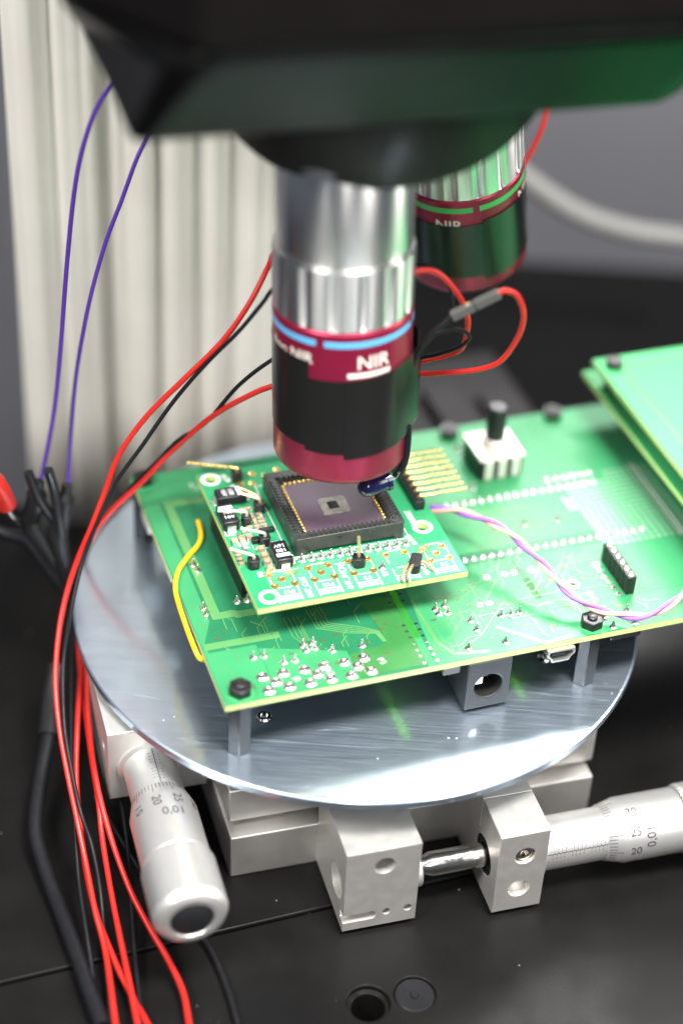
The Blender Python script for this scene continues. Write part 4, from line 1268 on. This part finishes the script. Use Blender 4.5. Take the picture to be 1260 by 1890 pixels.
MB().tube(spline(cpts, 8), 1.9, 14).build('sheath', 'black_rubber', cb, smooth=80)
sl = spline(cpts, 8)
MB().tube(sl[:17], 2.7, 14).build('strain_relief', 'black_plastic', cb, smooth=60)
wire('red_wire', [(4.5, -2.0, 95.1), (9.2, -0.4, 97.3), (13.6, 1.1, 95.9), (18.5, 2.7, 89.8), (21.1, 4.2, 83.6), (21.6, 5.8, 78.3), (20.9, 7.3, 72.8), (18.1, 8.9, 69.6), (13.4, 10.4, 67.0), (7.0, 12.0, 64.2)], .68, 'red_wire', 'small red loop of wire close beside the front objective')
wire('red_wire', [(26.8, -4.0, 94.9), (29.0, -2.4, 94.7), (31.7, -0.9, 92.4), (33.7, 0.7, 86.7), (33.2, 2.2, 79.8), (30.2, 3.8, 72.2), (26.1, 5.3, 68.6), (19.9, 6.9, 66.1), (11.6, 8.4, 64.0), (6.5, 10.0, 62.7)], .68, 'red_wire', 'large red loop of wire ending in the grey plug right of the front objective')
wire('black_wire', [(8.6, -6.0, 71.8), (9.8, -5.7, 78.3), (12.4, -5.3, 83.4), (17.6, -5.0, 89.0)], .6, 'black_rubber', 'black lead from the tape up to the grey plug')
wire('black_wire', [(8.6, 6.0, 65.4), (11.2, 4.7, 70.7), (14.8, 3.3, 72.9), (19.6, 2.0, 76.1), (21.9, 0.7, 79.7), (19.9, -0.7, 82.6), (15.9, -2.0, 83.0), (12.3, -3.3, 81.4), (9.5, -4.7, 76.9), (8.5, -6.0, 73.2)], .52, 'black_rubber', 'flat black loop of wire under the grey plug')
wire('black_wire', [(4.7, 14.0, 88.7), (9.6, 11.9, 92.0), (13.7, 9.8, 91.8), (16.8, 7.6, 88.6), (17.4, 5.5, 84.1), (16.0, 3.4, 81.5), (12.5, 1.2, 77.8), (9.3, -0.9, 73.3), (8.7, -3.0, 69.8)], .52, 'black_rubber', 'black wire arching behind the small red loop')
wire('red_wire', [(41.2, 78.0, 103.6), (40.7, 76.5, 99.0), (39.1, 75.0, 94.0), (36.6, 73.5, 88.3), (33.4, 72.0, 83.0)], .68, 'red_wire', 'short red wire behind the rear objective')
wire('grey_cable', [(34.2, 180.0, 44.3), (42.1, 180.0, 35.3), (47.9, 180.0, 29.9), (65.0, 180.0, 19.2), (83.6, 180.0, 13.5), (105.3, 180.0, 11.5)], 3.3, 'grey_cable', 'thick grey cable in front of the grey wall at the right', 'cable')
# crimp connector joining the loops
pa, pb = [Vector(p) for p in [(17.0, -5.0, 88.7), (27.2, -4.0, 94.9)]]
dp = thing('wire_connector', 'grey crimp plug joining the black lead and the large red loop', 'connector', tuple(pa))
mb = MB()
mb.T = Matrix.Translation(Vector((0, 0, 0))) @ (pb - pa).normalized().to_track_quat('X', 'Z').to_matrix().to_4x4()
LL = (pb - pa).length
mb.box((0, -1.05, -1.05), (LL * .47, 1.05, 1.05))
mb.build('plug_housing', 'grey_sleeve', dp, bevel=.2)
mb2 = MB(); mb2.T = mb.T
mb2.box((LL * .49, -1.05, -1.05), (LL, 1.05, 1.05))
mb2.build('socket_housing', 'grey_sleeve', dp, bevel=.2)
mb3 = MB(); mb3.T = mb.T
mb3.box((LL * .33, -.6, 1.0), (LL * .41, .6, 1.3))
mb3.build('crimp', 'gold_pale', dp, bevel=.1)
# twisted pair: two wires wound round one path
path = spline([(13.9, 6.4, 24.0), (16.5, 6.5, 25.0), (24.5, 3.5, 27.0), (35.0, -4.0, 28.0), (44.1, -13.8, 26.0), (50.0, -20.0, 23.0), (57.3, -23.3, 20.6), (67.7, -24.8, 20.3), (75.4, -21.7, 22.5), (81.9, -15.6, 27.0)], 26)
def twisted(ph, m, label):
    arc, out = 0.0, []
    for i, p in enumerate(path):
        t = (path[min(i + 1, len(path) - 1)] - path[max(i - 1, 0)]).normalized()
        if i:
            arc += (p - path[i - 1]).length
        x = t.cross(Vector((0, 0, 1))).normalized()
        y = x.cross(t)
        a = ph + arc * 2 * math.pi / 17.0
        out.append(p + (x * math.cos(a) + y * math.sin(a)) * .52)
    o = MB().tube(out, .56, 10).build('twisted_wire', m, smooth=80)
    tag(o, label, 'wire', 'twisted pair over the green board')
twisted(.4, 'lilac_wire', 'lilac wire of the twisted pair over the green board')
twisted(.4 + math.pi, 'pink_wire', 'pale pink wire of the twisted pair over the green board')
yw = wire('yellow_wire', [(-41.2, 4.6, 18.3), (-40.0, -0.8, 18.6), (-40.2, -5.1, 18.5), (-42.5, -10.6, 18.4), (-44.1, -16.0, 18.4), (-44.1, -22.2, 18.4), (-42.7, -27.9, 18.2), (-39.9, -36.1, 17.8), (-37.6, -42.0, 17.2), (-36.2, -44.1, 16.0), (-35.0, -43.1, 14.5)], .62, 'yellow_wire', 'short yellow wire soldered along the left edge of the green board')
# test clips at the far left
def clip(label, body, handle, r):
    t = thing('test_clip', label, 'clip', (0, 0, 0), 0, 'black test clips left of the plate')
    n_ = len(spline(body, 6))
    rad = [r * (1.0 if i < n_ * .12 else (1.7 if i < n_ * .55 else 1.7 - 1.15 * (i - n_ * .55) / (n_ * .45))) for i in range(n_)]
    MB().tube(spline(body, 6), r, 8, radii=rad).build('jaw', 'black_plastic', t, smooth=60)
    MB().tube(spline(handle, 6), r * .9, 8).build('grip', 'black_plastic', t, smooth=60)
clip('black test clip holding the end of the left purple wire', [(-81.6, 7.2, 26.0), (-82.7, 6.8, 19.0), (-84.3, 7.8, 12.0), (-80.0, 6.0, 4.0), (-75.4, 6.0, -8.0)], [(-83.6, 5.2, 30.0), (-81.5, 5.3, 22.0), (-78.3, 7.0, 14.0), (-75.9, 5.9, 8.0)], 1.5)
clip('black test clip holding the end of the right purple wire', [(-74.7, 9.0, 24.0), (-75.8, 7.9, 17.0), (-77.3, 6.6, 10.0), (-76.3, 5.5, 2.0), (-74.7, 5.1, -8.0)], [(-78.6, 5.3, 31.0), (-77.7, 6.4, 24.0), (-76.8, 5.5, 17.0), (-76.5, 5.5, 10.0)], 1.5)
wire('black_wire', [(-95.7, 4.1, 14.0), (-90.4, 4.0, 11.0), (-86.1, 6.0, 8.0), (-82.2, 6.0, 2.0), (-75.6, 5.4, -9.0)], 1.6, 'black_rubber', 'black lead coming in from the left frame edge to the test clips')
rc = thing('red_test_clip', 'red test clip with a bare metal tip at the left frame edge', 'clip', (0, 0, 0))
MB().tube(spline([(-94.5, -1.4, 36.0), (-90.7, 0.6, 29.0), (-89.3, 3.1, 21.0)], 6), 2.6, 10).build('clip_body', 'red_plastic', rc, smooth=60)
MB().tube(spline([(-89.9, 3.5, 21.0), (-88.4, 3.9, 17.0), (-87.0, 6.1, 13.0)], 5), .9, 8).build('metal_tip', 'steel', rc, smooth=60)
